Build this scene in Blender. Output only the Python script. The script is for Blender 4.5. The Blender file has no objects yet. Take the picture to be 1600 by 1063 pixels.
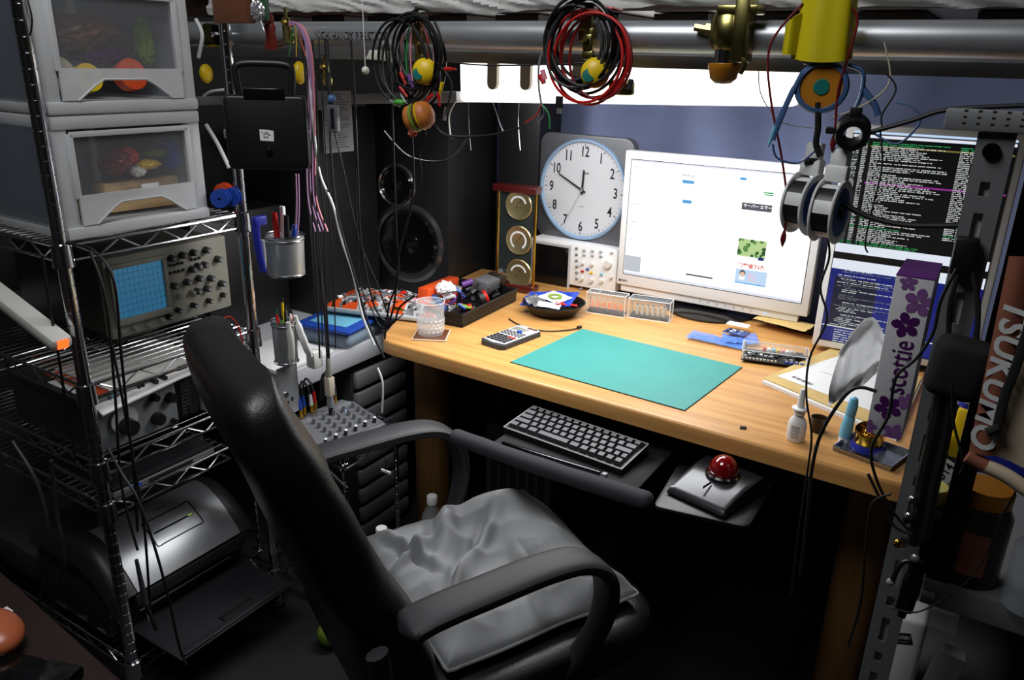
import bpy, bmesh, math, random
from mathutils import Vector, Matrix, Euler, noise
PI = math.pi
scene = bpy.context.scene
COL = scene.collection
rnd = random.Random(7)

# ------------------------------------------------------------------ camera
F_PX = 1219.2
YAW, PITCH, ROLL = 0.54848, 0.34388, 0.026486
CAM = Vector((0.67727, -1.64089, 1.40419))
_f = Vector((-math.sin(YAW) * math.cos(PITCH), math.cos(YAW) * math.cos(PITCH), -math.sin(PITCH)))
_r = Vector((math.cos(YAW), math.sin(YAW), 0)); _u = _r.cross(_f)
_r2 = math.cos(ROLL) * _r + math.sin(ROLL) * _u
_u2 = -math.sin(ROLL) * _r + math.cos(ROLL) * _u
cd = bpy.data.cameras.new('camera'); cam = bpy.data.objects.new('camera', cd); COL.objects.link(cam)
cd.sensor_width = 36; cd.lens = F_PX * 36 / 1600; cd.clip_start = 0.02; cd.clip_end = 30
Rm = Matrix((_r2, _u2, -_f)).transposed().to_4x4()
cam.matrix_world = Matrix.Translation(CAM) @ Rm
scene.camera = cam
def P(px, py, axis, val):
    """world point seen at pixel px,py on the plane axis=val"""
    d = _r2 * ((px - 800) / F_PX) - _u2 * ((py - 531.5) / F_PX) + _f
    k = 'xyz'.index(axis); t = (val - CAM[k]) / d[k]
    return CAM + d * t

# ------------------------------------------------------------------ world, lights, exposure
scene.view_settings.view_transform = 'Standard'; scene.view_settings.look = 'None'
scene.view_settings.exposure = 0.0; scene.view_settings.gamma = 1; scene.view_settings.use_curve_mapping = False
w = bpy.data.worlds.new('world'); scene.world = w; w.use_nodes = True
w.node_tree.nodes['Background'].inputs[0].default_value = (0.6, 0.7, 0.9, 1)
w.node_tree.nodes['Background'].inputs[1].default_value = 0.012
def area(name, loc, target, sx, sy, power, col=(1, 1, 1), spread=PI):
    l = bpy.data.lights.new(name, 'AREA'); l.shape = 'RECTANGLE'; l.size = sx; l.size_y = sy
    l.energy = power; l.color = col; l.spread = spread
    o = bpy.data.objects.new(name, l); COL.objects.link(o); o.location = loc
    o.rotation_euler = (Vector(target) - Vector(loc)).to_track_quat('-Z', 'Y').to_euler(); return o
# fluorescent fitting below the shelf board over the desk
area('desk_lamp_light', (-0.18, 0.0, 1.285), (-0.16, -0.02, 0.7), 0.9, 0.22, 11.0, (0.97, 0.98, 1.0))
# added fill light behind the shelf lamp, brightens the curtain
area('curtain_fill_light', (-0.2, 0.3, 1.36), (-0.2, 0.8, 1.15), 0.9, 0.08, 2.2, (0.97, 0.98, 1.0))
# room lamp on the ceiling in front of the loft bed
area('ceiling_lamp_light', (-0.1, -1.25, 2.35), (-0.3, -0.4, 0.6), 0.7, 0.7, 14.0, (0.95, 0.97, 1.0))

# ------------------------------------------------------------------ materials
def lin(c):
    return tuple(((x / 255) / 12.92 if x / 255 <= 0.04045 else ((x / 255 + 0.055) / 1.055) ** 2.4) for x in c)
_M = {}
SPEC = {}
def defmat(name, rgb, rough=0.5, metal=0.0, **k):
    SPEC[name] = (rgb, rough, metal, k)
def mat(name):
    if name in _M: return _M[name]
    rgb, rough, metal, k = SPEC[name]
    m = bpy.data.materials.new(name); m.use_nodes = True; nt = m.node_tree; b = nt.nodes['Principled BSDF']
    c = lin(rgb) + (1,)
    b.inputs['Base Color'].default_value = c; b.inputs['Roughness'].default_value = rough; b.inputs['Metallic'].default_value = metal
    if 'spec' in k: b.inputs['Specular IOR Level'].default_value = k['spec']
    if 'coat' in k: b.inputs['Coat Weight'].default_value = k['coat']
    if 'trans' in k: b.inputs['Transmission Weight'].default_value = k['trans']
    if 'ior' in k: b.inputs['IOR'].default_value = k['ior']
    if 'sheen' in k: b.inputs['Sheen Weight'].default_value = k['sheen']
    if 'emit' in k:
        b.inputs['Emission Color'].default_value = c; b.inputs['Emission Strength'].default_value = k['emit']
        if k.get('pure'): b.inputs['Base Color'].default_value = (0.01, 0.01, 0.01, 1)
    tc = nt.nodes.new('ShaderNodeTexCoord')
    if 'var' in k:      # gentle colour variation (dirt, wear)
        sc, amt = k['var']
        n = nt.nodes.new('ShaderNodeTexNoise'); n.inputs['Scale'].default_value = sc; n.inputs['Detail'].default_value = 5
        mp = nt.nodes.new('ShaderNodeMapping'); mp.inputs['Scale'].default_value = k.get('stretch', (1, 1, 1))
        nt.links.new(tc.outputs['Object'], mp.inputs[0]); nt.links.new(mp.outputs[0], n.inputs['Vector'])
        r = nt.nodes.new('ShaderNodeValToRGB')
        r.color_ramp.elements[0].position = .3; r.color_ramp.elements[1].position = .7
        r.color_ramp.elements[0].color = tuple(x * (1 - amt) for x in c[:3]) + (1,)
        r.color_ramp.elements[1].color = tuple(min(1, x * (1 + amt)) for x in c[:3]) + (1,)
        nt.links.new(n.outputs['Fac'], r.inputs[0]); nt.links.new(r.outputs[0], b.inputs['Base Color'])
    if 'bump' in k:
        sc, st = k['bump']
        n = nt.nodes.new('ShaderNodeTexNoise'); n.inputs['Scale'].default_value = sc; n.inputs['Detail'].default_value = 4
        nt.links.new(tc.outputs['Object'], n.inputs['Vector'])
        bp = nt.nodes.new('ShaderNodeBump'); bp.inputs['Strength'].default_value = st; bp.inputs['Distance'].default_value = 0.002
        nt.links.new(n.outputs['Fac'], bp.inputs['Height']); nt.links.new(bp.outputs[0], b.inputs['Normal'])
    if 'clear' in k:    # translucent plastic: mix with a transparent shader
        mx = nt.nodes.new('ShaderNodeMixShader'); tr = nt.nodes.new('ShaderNodeBsdfTransparent'); mx.inputs[0].default_value = k['clear']
        out = nt.nodes['Material Output']
        nt.links.new(b.outputs[0], mx.inputs[1]); nt.links.new(tr.outputs[0], mx.inputs[2]); nt.links.new(mx.outputs[0], out.inputs[0])
    _M[name] = m; return m

D = defmat
D('black', (15, 15, 16), .42); D('black_gloss', (14, 14, 15), .12); D('black_matte', (20, 20, 21), .8)
D('rubber', (24, 24, 26), .55); D('cable', (14, 14, 15), .55); D('leather', (16, 16, 17), .42, bump=(260, .25), spec=.6)
D('chair_plastic', (42, 42, 45), .5, bump=(900, .3)); D('chrome', (205, 207, 210), .16, 1.0); D('steel', (150, 153, 158), .3, 1.0)
D('dark_chrome', (70, 72, 76), .22, 1.0)
D('galv', (186, 189, 192), .36, .7, var=(6, .12)); D('gold', (214, 166, 60), .2, 1.0); D('brass', (190, 170, 110), .3, 1.0)
D('zinc_yellow', (168, 158, 96), .28, 1.0, var=(30, .35)); D('white', (226, 226, 224), .45); D('offwhite', (208, 206, 198), .5, var=(8, .06))
D('white_gloss', (230, 230, 232), .2); D('paper', (232, 232, 230), .8); D('grey', (128, 129, 131), .5); D('midgrey', (90, 91, 94), .5)
D('lightgrey', (178, 179, 181), .45); D('darkgrey', (52, 53, 55), .5); D('silver', (168, 170, 173), .3, .7)
D('red', (190, 24, 20), .4); D('darkred', (110, 16, 18), .4); D('orange', (226, 84, 22), .4); D('yellow', (226, 190, 24), .4)
D('blue', (34, 74, 168), .4); D('deepblue', (36, 42, 150), .42); D('lightblue', (110, 180, 208), .35); D('ball_green', (110, 140, 40), .8); D('green', (70, 160, 56), .5)
D('teal', (20, 110, 100), .4); D('purple', (110, 60, 140), .4); D('pink', (225, 140, 150), .5); D('brown', (98, 58, 34), .5)
D('bun', (190, 112, 46), .5, var=(40, .3)); D('lettuce', (120, 150, 50), .6); D('cream', (206, 186, 160), .7)
D('kraft', (206, 176, 112), .8, var=(20, .08)); D('mahogany', (74, 18, 16), .3, coat=.4); D('beige', (192, 182, 160), .5)
D('mat_green', (54, 140, 132), .55, var=(14, .04)); D('ink', (18, 18, 20), .6); D('ink_grey', (120, 120, 124), .6)
D('curtain', (128, 138, 174), .9, var=(5, .08), bump=(300, .3)); D('cloth_grey', (132, 133, 134), .92, var=(6, .08), bump=(700, .25))
D('mattress', (190, 188, 184), .9, var=(7, .1), bump=(60, .3)); D('carpet', (34, 34, 36), .95, bump=(500, .6))
D('wall', (74, 72, 70), .9, var=(3, .06)); D('dark_wood', (46, 30, 26), .4, var=(9, .2), stretch=(1, 6, 6))
D('counter', (180, 181, 184), .5, var=(4, .04)); D('lens', (20, 24, 30), .05, coat=1.0)
D('emit_lamp', (255, 252, 246), .5, emit=2.4, pure=1); D('emit_white', (252, 253, 255), .3, emit=1.25, pure=1)
D('emit_grey', (200, 206, 216), .3, emit=.9, pure=1); D('emit_dim', (150, 158, 170), .3, emit=.8, pure=1); D('emit_faint', (222, 228, 240), .3, emit=1.0, pure=1)
D('emit_black', (6, 8, 9), .3, emit=.6, pure=1); D('emit_text', (225, 230, 228), .3, emit=.85, pure=1); D('emit_textdim', (130, 140, 140), .3, emit=.7, pure=1)
D('emit_green', (60, 190, 110), .3, emit=.7, pure=1); D('emit_gold', (120, 110, 56), .3, emit=.8, pure=1); D('emit_magenta', (150, 50, 150), .3, emit=.8, pure=1)
D('emit_navy', (14, 32, 136), .3, emit=.6, pure=1); D('emit_navydark', (12, 20, 54), .3, emit=.7, pure=1); D('emit_blue', (80, 160, 220), .3, emit=1.0, pure=1)
D('emit_skyblue', (190, 216, 246), .3, emit=1.0, pure=1); D('emit_leaf', (96, 150, 70), .3, emit=.8, pure=1); D('emit_leafdark', (40, 90, 40), .3, emit=.8, pure=1)
D('emit_leafpale', (190, 220, 150), .3, emit=.9, pure=1); D('emit_redtext', (220, 80, 60), .3, emit=.9, pure=1); D('emit_skin', (240, 205, 180), .3, emit=.9, pure=1)
D('emit_slate', (84, 86, 96), .3, emit=.9, pure=1); D('emit_pink', (250, 190, 190), .3, emit=1.0, pure=1)
D('crt', (62, 140, 184), .25, emit=.42, pure=1, ); D('emit_orange', (255, 90, 30), .4, emit=2.2, pure=1); D('neon', (255, 84, 22), .4, emit=1.5, pure=1)
D('led_red', (255, 30, 30), .4, emit=2.0, pure=1); D('led_blue', (120, 170, 255), .4, emit=2.5, pure=1); D('led_green', (190, 230, 90), .4, emit=.5, pure=1)
D('bin_clear', (206, 208, 212), .25, clear=.92); D('bin_milky', (216, 217, 218), .4, clear=.3); D('bin_side', (120, 128, 138), .45, clear=.4)
D('acrylic', (215, 222, 226), .06, clear=.93); D('acrylic_edge', (235, 240, 242), .1, clear=.3); D('plastic_bag', (90, 140, 225), .25, clear=.45)
D('tupper', (160, 180, 200), .3, clear=.4); D('cut_glass', (250, 252, 255), .06, clear=.45); D('glass_wall', (225, 230, 232), .04, clear=.78); D('glass', (240, 244, 246), .03, trans=1.0, ior=1.5); D('bottle_clear', (190, 198, 204), .1, clear=.7)
D('amber_glass', (40, 26, 20), .08, clear=.1); D('blue_clear', (30, 70, 190), .2, clear=.15)
D('tissue', (240, 240, 240), .85, bump=(40, .4)); D('box_white', (212, 210, 212), .5); D('violet', (92, 26, 116), .4); D('plum', (74, 22, 90), .4)
D('lilac', (132, 84, 146), .45); D('scope_face', (132, 130, 118), .55, var=(12, .08)); D('scope_dark', (60, 58, 52), .5)
D('panel_grey', (120, 122, 124), .5, var=(8, .1)); D('pcb', (24, 60, 128), .35); D('pcb_green', (36, 84, 50), .4); D('foil', (200, 200, 204), .25, .8, bump=(60, .9))
D('ball_red', (120, 8, 10), .06, coat=1.0); D('trackball_grey', (50, 51, 54), .24, .5); D('angle_grey', (116, 117, 118), .55, .2, var=(10, .08))
D('printer_silver', (165, 167, 170), .32, .55); D('printer_dark', (40, 41, 44), .4); D('bag_beige', (190, 170, 145), .75, var=(9, .06)); D('bag_brown', (142, 84, 62), .7)
D('jar_lid', (176, 112, 22), .4); D('lid_cream', (214, 206, 110), .4); D('helmet', (200, 184, 18), .38); D('tape_blue', (66, 96, 140), .45)
D('clock_body', (104, 106, 110), .38, .5); D('clock_ring', (150, 178, 208), .3, .3); D('clock_face', (205, 206, 210), .6); D('speaker_black', (16, 16, 17), .55, var=(30, .3))
D('cone_ring', (110, 110, 112), .18, .8); D('figurine', (120, 36, 24), .4); D('dial_gold', (188, 176, 128), .32, .85); D('glass_pane', (140, 160, 160), .05, clear=.96)
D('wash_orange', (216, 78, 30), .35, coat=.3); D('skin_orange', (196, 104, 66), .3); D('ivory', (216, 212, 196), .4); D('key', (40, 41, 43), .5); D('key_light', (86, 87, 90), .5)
D('tube_pink', (170, 130, 165), .3); D('wire_green', (40, 150, 70), .4); D('foam_grey', (44, 44, 50), .8, bump=(500, .4)); D('pc_grey', (40, 40, 42), .5)
def wood_mat(name, a, b_, stretch, gloss=.35):
    m = bpy.data.materials.new(name); m.use_nodes = True; nt = m.node_tree; b = nt.nodes['Principled BSDF']
    tc = nt.nodes.new('ShaderNodeTexCoord'); mp = nt.nodes.new('ShaderNodeMapping'); mp.inputs['Scale'].default_value = stretch
    n = nt.nodes.new('ShaderNodeTexNoise'); n.inputs['Scale'].default_value = 3; n.inputs['Detail'].default_value = 8; n.inputs['Distortion'].default_value = .4
    r = nt.nodes.new('ShaderNodeValToRGB'); r.color_ramp.elements[0].position = .35; r.color_ramp.elements[1].position = .68
    r.color_ramp.elements[0].color = lin(a) + (1,); r.color_ramp.elements[1].color = lin(b_) + (1,)
    nt.links.new(tc.outputs['Object'], mp.inputs[0]); nt.links.new(mp.outputs[0], n.inputs['Vector']); nt.links.new(n.outputs['Fac'], r.inputs[0])
    nt.links.new(r.outputs[0], b.inputs['Base Color']); b.inputs['Roughness'].default_value = gloss
    _M[name] = m
wood_mat('desk_wood', (190, 136, 74), (214, 160, 94), (1.2, 14, 14)); wood_mat('block_wood', (184, 150, 104), (214, 184, 136), (14, 2, 14), .6)
wood_mat('leg_wood', (120, 84, 46), (146, 104, 60), (10, 10, 1), .45)

# ------------------------------------------------------------------ mesh builder
def frame(o, x, y):
    x = Vector(x).normalized(); y = Vector(y); y = (y - x * x.dot(y)).normalized(); z = x.cross(y)
    m = Matrix((x, y, z)).transposed().to_4x4(); m.translation = Vector(o); return m
FRONT = frame((0, 0, 0), (1, 0, 0), (0, 0, 1))       # drawing plane that faces -Y
RIGHT = frame((0, 0, 0), (0, 1, 0), (0, 0, 1))       # drawing plane that faces +X
TOP = Matrix.Identity(4)
def at(M, o): return Matrix.Translation(Vector(o)) @ M
def spline(pts, n=8, closed=False):
    pts = [Vector(p) for p in pts]; N = len(pts)
    if N < 3 and not closed: return pts
    out = []
    rng = range(N) if closed else range(N - 1)
    for i in rng:
        if closed: a, b, c, d = pts[i - 1], pts[i], pts[(i + 1) % N], pts[(i + 2) % N]
        else: a = pts[max(i - 1, 0)]; b = pts[i]; c = pts[i + 1]; d = pts[min(i + 2, N - 1)]
        for k in range(n):
            t = k / n
            out.append(0.5 * ((2 * b) + (c - a) * t + (2 * a - 5 * b + 4 * c - d) * t * t + (3 * b - a - 3 * c + d) * t ** 3))
    if not closed: out.append(pts[-1])
    return out
class MB:
    def __init__(s): s.v = []; s.f = []; s.m = []; s.names = []
    def add(s, vs, fs, m, M=None):
        o = len(s.v)
        if M is not None: vs = [M @ Vector(v) for v in vs]
        s.v.extend([tuple(v) for v in vs])
        if m not in s.names: s.names.append(m)
        k = s.names.index(m)
        for f in fs: s.f.append([i + o for i in f]); s.m.append(k)
        return s
    def bm(s, bm, m, M=None):
        bm.verts.index_update()
        s.add([v.co.copy() for v in bm.verts], [[v.index for v in f.verts] for f in bm.faces], m, M); bm.free(); return s
    def box(s, c, size, m, bev=0, seg=2, rot=None, M=None):
        bm = bmesh.new(); bmesh.ops.create_cube(bm, size=1)
        for v in bm.verts: v.co = Vector((v.co.x * size[0], v.co.y * size[1], v.co.z * size[2]))
        if bev: bmesh.ops.bevel(bm, geom=bm.edges[:], offset=min(bev, min(size) * .49), segments=seg, profile=.5, affect='EDGES')
        T = Matrix.Translation(Vector(c))
        if rot is not None: T = T @ (Euler(rot).to_matrix().to_4x4() if not isinstance(rot, Matrix) else rot)
        if M is not None: T = M @ T
        return s.bm(bm, m, T)
    def b2(s, a, b, m, bev=0, seg=2, M=None):
        c = [(a[i] + b[i]) / 2 for i in range(3)]; z = [abs(a[i] - b[i]) for i in range(3)]
        return s.box(c, z, m, bev, seg, M=M)
    def prism(s, poly, z0, z1, m, M=None, bev=0, seg=2):
        bm = bmesh.new(); lo = [bm.verts.new((p[0], p[1], z0)) for p in poly]
        f = bm.faces.new(lo); r = bmesh.ops.extrude_face_region(bm, geom=[f])
        for e in r['geom']:
            if isinstance(e, bmesh.types.BMVert): e.co.z = z1
        bmesh.ops.recalc_face_normals(bm, faces=bm.faces[:])
        if bev:
            ed = [e for e in bm.edges if abs(e.verts[0].co.z - e.verts[1].co.z) < 1e-7 and abs(e.verts[0].co.z - z1) < 1e-7]
            bmesh.ops.bevel(bm, geom=ed, offset=bev, segments=seg, profile=.5, affect='EDGES')
        return s.bm(bm, m, M)
    def quad(s, M, u0, v0, u1, v1, m, off=0.0):
        return s.add([(u0, v0, off), (u1, v0, off), (u1, v1, off), (u0, v1, off)], [(0, 1, 2, 3)], m, M)
    def lathe(s, prof, m, M=None, n=24, a0=0, a1=2 * PI):
        full = abs(a1 - a0 - 2 * PI) < 1e-6; k = n if full else n + 1
        vs = []; fs = []
        for (r, z) in prof:
            for i in range(k):
                a = a0 + (a1 - a0) * i / n; vs.append((max(r, 1e-5) * math.cos(a), max(r, 1e-5) * math.sin(a), z))
        for j in range(len(prof) - 1):
            for i in range(n):
                i2 = (i + 1) % k; fs.append((j * k + i, j * k + i2, (j + 1) * k + i2, (j + 1) * k + i))
        return s.add(vs, fs, m, M)
    def cyl(s, p0, p1, r, m, r1=None, n=16, caps=True):
        p0 = Vector(p0); p1 = Vector(p1); d = p1 - p0; L = d.length; q = d.to_track_quat('Z', 'Y').to_matrix().to_4x4(); q.translation = p0
        r1 = r if r1 is None else r1
        prof = [(r, 0), (r1, L)]
        if caps: prof = [(0, 0)] + prof + [(0, L)]
        return s.lathe(prof, m, q, n)
    def disc(s, r, m, M, off=0, n=32, r0=0):
        return s.lathe([(r, off), (r0, off)], m, M, n)
    def ring(s, R, r, m, M=None, n=32, k=8, a0=0, a1=2 * PI):
        pts = [Vector((R * math.cos(a0 + (a1 - a0) * i / n), R * math.sin(a0 + (a1 - a0) * i / n), 0)) for i in range(n if a1 - a0 > 6.28 else n + 1)]
        if M is not None: pts = [M @ p for p in pts]
        return s.tube(pts, r, m, k=k, closed=a1 - a0 > 6.28, smooth=0)
    def tube(s, pts, r, m, k=6, closed=False, smooth=6, flat=None):
        pts = spline(pts, smooth, closed) if smooth else [Vector(p) for p in pts]
        N = len(pts); vs = []; fs = []; up = None
        for i, p in enumerate(pts):
            a = pts[i - 1] if (i or closed) else p; b = pts[(i + 1) % N] if (i < N - 1 or closed) else p
            t = (b - a)
            t = t.normalized() if t.length > 1e-9 else Vector((0, 0, 1))
            if up is None: up = Vector((0, 0, 1)) if abs(t.z) < .9 else Vector((0, 1, 0))
            x = t.cross(up)
            x = x.normalized() if x.length > 1e-6 else t.orthogonal().normalized()
            up = x.cross(t).normalized()
            rr = r[min(int(i * len(r) / N), len(r) - 1)] if isinstance(r, (list, tuple)) else r
            for j in range(k):
                an = 2 * PI * j / k
                q = x * math.cos(an) * rr + up * math.sin(an) * rr * (flat or 1); vs.append(p + q)
        for i in range(N if closed else N - 1):
            i2 = (i + 1) % N
            for j in range(k): fs.append((i * k + j, i2 * k + j, i2 * k + (j + 1) % k, i * k + (j + 1) % k))
        if not closed: fs.append(tuple(range(k))); fs.append(tuple((N - 1) * k + j for j in range(k - 1, -1, -1)))
        return s.add(vs, fs, m)
    def ball(s, c, r, m, M=None, n=20, rot=None):
        if not isinstance(r, (tuple, list)): r = (r, r, r)
        bm = bmesh.new(); bmesh.ops.create_uvsphere(bm, u_segments=n, v_segments=max(8, n * 2 // 3), radius=1)
        T = Matrix.Translation(Vector(c)) @ (Euler(rot).to_matrix().to_4x4() if rot else Matrix.Identity(4)) @ Matrix.Diagonal((r[0], r[1], r[2], 1))
        if M is not None: T = M @ T
        return s.bm(bm, m, T)
    def grid(s, fn, nu, nv, m, thick=0, M=None):
        vs = [Vector(fn(i / nu, j / nv)) for i in range(nu + 1) for j in range(nv + 1)]
        fs = [(i * (nv + 1) + j, (i + 1) * (nv + 1) + j, (i + 1) * (nv + 1) + j + 1, i * (nv + 1) + j + 1) for i in range(nu) for j in range(nv)]
        if thick:
            bm = bmesh.new(); bv = [bm.verts.new(v) for v in vs]
            for f in fs: bm.faces.new([bv[i] for i in f])
            bm.normal_update(); bmesh.ops.solidify(bm, geom=bm.faces[:], thickness=thick)
            return s.bm(bm, m, M)
        return s.add(vs, fs, m, M)
    def text(s, body, size, M, m, ex=.0002, align='CENTER', bold=0, shear=0, sx=1):
        cu = bpy.data.curves.new('t', 'FONT'); cu.body = body; cu.size = size; cu.align_x = align; cu.align_y = 'CENTER'; cu.extrude = ex
        cu.offset = bold; cu.shear = shear; cu.resolution_u = 3
        ob = bpy.data.objects.new('t', cu); COL.objects.link(ob)
        dg = bpy.context.evaluated_depsgraph_get(); me = bpy.data.meshes.new_from_object(ob.evaluated_get(dg))
        s.add([(v.co.x * sx, v.co.y, v.co.z) for v in me.vertices], [list(p.vertices) for p in me.polygons], m, M)
        bpy.data.objects.remove(ob); bpy.data.meshes.remove(me); bpy.data.curves.remove(cu); return s
    def build(s, name, parent=None, label=None, cat=None, group=None, kind=None, loc=None, rot=None, smooth=True):
        me = bpy.data.meshes.new(name); me.from_pydata(s.v, [], s.f)
        for n in s.names: me.materials.append(mat(n))
        me.polygons.foreach_set('material_index', s.m)
        if smooth:
            me.polygons.foreach_set('use_smooth', [True] * len(me.polygons)); me.update()
            me.set_sharp_from_angle(angle=math.radians(38))
        me.update()
        o = bpy.data.objects.new(name, me); COL.objects.link(o)
        if parent: o.parent = parent
        elif loc is None and kind != 'structure':      # put a free thing's origin at its base
            xs = [v[0] for v in s.v]; ys = [v[1] for v in s.v]; zs = [v[2] for v in s.v]
            c = Vector(((min(xs) + max(xs)) / 2, (min(ys) + max(ys)) / 2, min(zs)))
            me.transform(Matrix.Translation(-c)); o.location = c
        if loc: o.location = loc
        if rot: o.rotation_euler = rot
        tag(o, label, cat, group, kind); return o
def tag(o, label=None, cat=None, group=None, kind=None):
    if label: o['label'] = label
    if cat: o['category'] = cat
    if group: o['group'] = group
    if kind: o['kind'] = kind
def thing(name, label, cat, loc=(0, 0, 0), rot=(0, 0, 0), group=None):
    o = bpy.data.objects.new(name, None); COL.objects.link(o); o.location = loc
    o.rotation_euler = rot if isinstance(rot, (tuple, Euler)) else (0, 0, rot)
    o.empty_display_size = .05; tag(o, label, cat, group); return o
def dup(o, loc, rot=None, label=None, parent=None):
    c = o.copy(); COL.objects.link(c)
    if parent is None: c.location = loc
    else: c.parent = parent
    if rot is not None: c.rotation_euler = rot
    if label: c['label'] = label
    for ch in list(o.children): dup(ch, None, parent=c)
    return c
def nz(x, y, z=0): return noise.noise(Vector((x, y, z)))
# ================================================================== setting
def struct(name, mb): return mb.build(name, kind='structure', smooth=False)
struct('floor', MB().b2((-1.9, -2.6, -.05), (2.3, 1.1, 0), 'carpet'))
struct('wall_back', MB().b2((-1.9, 1.0, 0), (2.3, 1.1, 2.5), 'wall'))
struct('wall_left', MB().b2((-1.9, -2.6, 0), (-1.8, 1.0, 2.5), 'wall'))
struct('wall_right', MB().b2((2.2, -2.6, 0), (2.3, 1.0, 2.5), 'wall'))
struct('wall_front', MB().b2((-1.9, -2.7, 0), (2.3, -2.6, 2.5), 'wall'))
struct('ceiling', MB().b2((-1.9, -2.7, 2.5), (2.3, 1.1, 2.6), 'wall'))

# ================================================================== desk
DZ = .72
t = thing('desk', 'light wooden desk with rounded front edge under the loft bed', 'desk', (0, 0, 0))
poly = [(-.565, -.205), (.655, -.248), (.655, .56), (-.8, .56), (-.755, .12), (-.625, -.155), (-.61, -.18), (-.592, -.198)]
MB().prism(poly, DZ - .036, DZ, 'desk_wood', bev=.008, seg=3).build('desktop', t)
for x, y in ((.585, 0.02), (-.60, .02), (.59, .48), (-.66, .48)):
    MB().lathe([(0, 0), (.05, 0), (.055, .01), (.055, .68), (0, .68)], 'leg_wood', Matrix.Translation((x, y, .004)), 28).build('leg', t)
MB().b2((-.55, .46, .35), (.57, .475, .68), 'black').build('modesty_panel', t)

# ================================================================== loft bed pipes, mattress, rails
PY, PZ = -.38, 1.446
t = thing('loft_bed', 'loft bed of grey scaffold pipe running across above the desk', 'bed frame', (0, PY, 1.2))
def loc(o, p): return tuple(Vector(p) - Vector(o.location))
m = MB(); R = .0243
m.cyl((-1.15, 0, PZ - 1.2), (1.3, 0, PZ - 1.2), R, 'galv', n=40)
pipe = m.build('pipe', t)
# stencilled lettering wrapped on the pipe
x0 = P(492, 58, 'y', PY - R).x; x1 = P(606, 58, 'y', PY - R).x
tm = MB().text('NICHI HANDY PIPE STK700', 1, TOP, 'ink', ex=0, align='LEFT', bold=.02)
W = max(v[0] for v in tm.v); vs = []
for v in tm.v:
    a = math.radians(-12) + (v[1] - .0) * .022 / R
    vs.append((x0 + v[0] / W * (x1 - x0), -(R + .0004) * math.cos(a), PZ - 1.2 + (R + .0004) * math.sin(a)))
tm.v = vs; tm.build('stencil_lettering', pipe, 'black stencilled lettering')
MB().cyl((-1.15, .12, PZ - 1.2 - .020), (1.3, .12, PZ - 1.2 - .020), .021, 'galv', n=32).build('pipe', t)
MB().b2((-1.15, .05, PZ - 1.2 - .048), (1.3, .075, PZ - 1.2 - .028), 'galv').build('rail', t, 'flat grey rail under the pipe')
m = MB()
for k in range(14): m.b2((-1.1 + k * .17, .16, .275), (-1.0 + k * .17, 1.36, .29), 'dark_wood')
m.build('slats', t)
MB().b2((-1.2, .12, .292), (1.4, 1.36, .34), 'dark_wood').build('bed_board', t)
def cloth(u, v):
    x = -.93 + u * 2.2; a = -.6 + v * 3.4
    r = .026 + .009 * nz(x * 9 + 3 * v, v * 2.4) + .006 * nz(x * 28 + v * 9, v * 5, 3)
    zc = 1.502 + .008 * nz(x * 2.2, 5)
    return (x, -.345 - r * 1.3 * math.cos(a) * .9, zc + r * math.sin(a))
MB().grid(cloth, 260, 26, 'mattress').build('mattress_cover', None, 'crumpled light grey mattress cover bulging over the scaffold pipe', 'mattress')
MB().b2((-1.1, -.31, 1.545), (1.35, .95, 1.62), 'mattress', bev=.02).build('mattress', None, 'flat mattress lying on the loft bed boards', 'mattress')

# ================================================================== lamp shelf over the desk
t = thing('shelf_lamp', 'glowing white fluorescent shelf lamp between pipe and monitor', 'lamp', (-.25, .16, 1.28))
A = P(716, 146, 'y', .08); B = P(1240, 150, 'y', .08)
ang = -math.atan2(B.z - A.z, B.x - A.x)
Rt = Euler((0, ang, 0)).to_matrix().to_4x4()
c = (A + B) / 2
MB().box((c.x + .25, .055, c.z - 1.28 - .012), ((B - A).length, .16, .016), 'white_gloss', rot=Rt, bev=.002).build('board', t)
MB().box((c.x + .25, -.052, c.z - 1.28 + .046), ((B - A).length * 1.0, .05, .135), 'emit_lamp', rot=Rt, bev=.01).build('diffuser', t)
A = P(300, 158, 'y', .07); B = P(714, 152, 'y', .07)
m = MB(); L = (B - A).length; c = (A + B) / 2
Rt2 = Euler((0, -math.atan2(B.z - A.z, B.x - A.x), 0)).to_matrix().to_4x4()
m.box((c.x, .18, c.z), (L - .004, .22, .028), 'counter', rot=Rt2, bev=.002)
m.build('shelf_board', None, 'plain grey shelf board left of the glowing shelf lamp', 'shelf')
# rounded hangers in front of the lamp
for px in (771, 823, 905):
    p = P(px, 100, 'y', .035); w = .014
    poly = [(-w, .03), (-w, -.045), *[(w * math.cos(a), -.045 + w * math.sin(a)) for a in [PI + k * PI / 8 for k in range(1, 8)]], (w, -.045), (w, .03)]
    MB().prism([(a, b) for a, b in poly], -.006, .006, 'beige', at(FRONT, p)).build('bracket_tab', None, 'beige round-ended tab hanging in front of the glowing shelf lamp', 'bracket', 'round-ended tabs on the shelf lamp')

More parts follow.
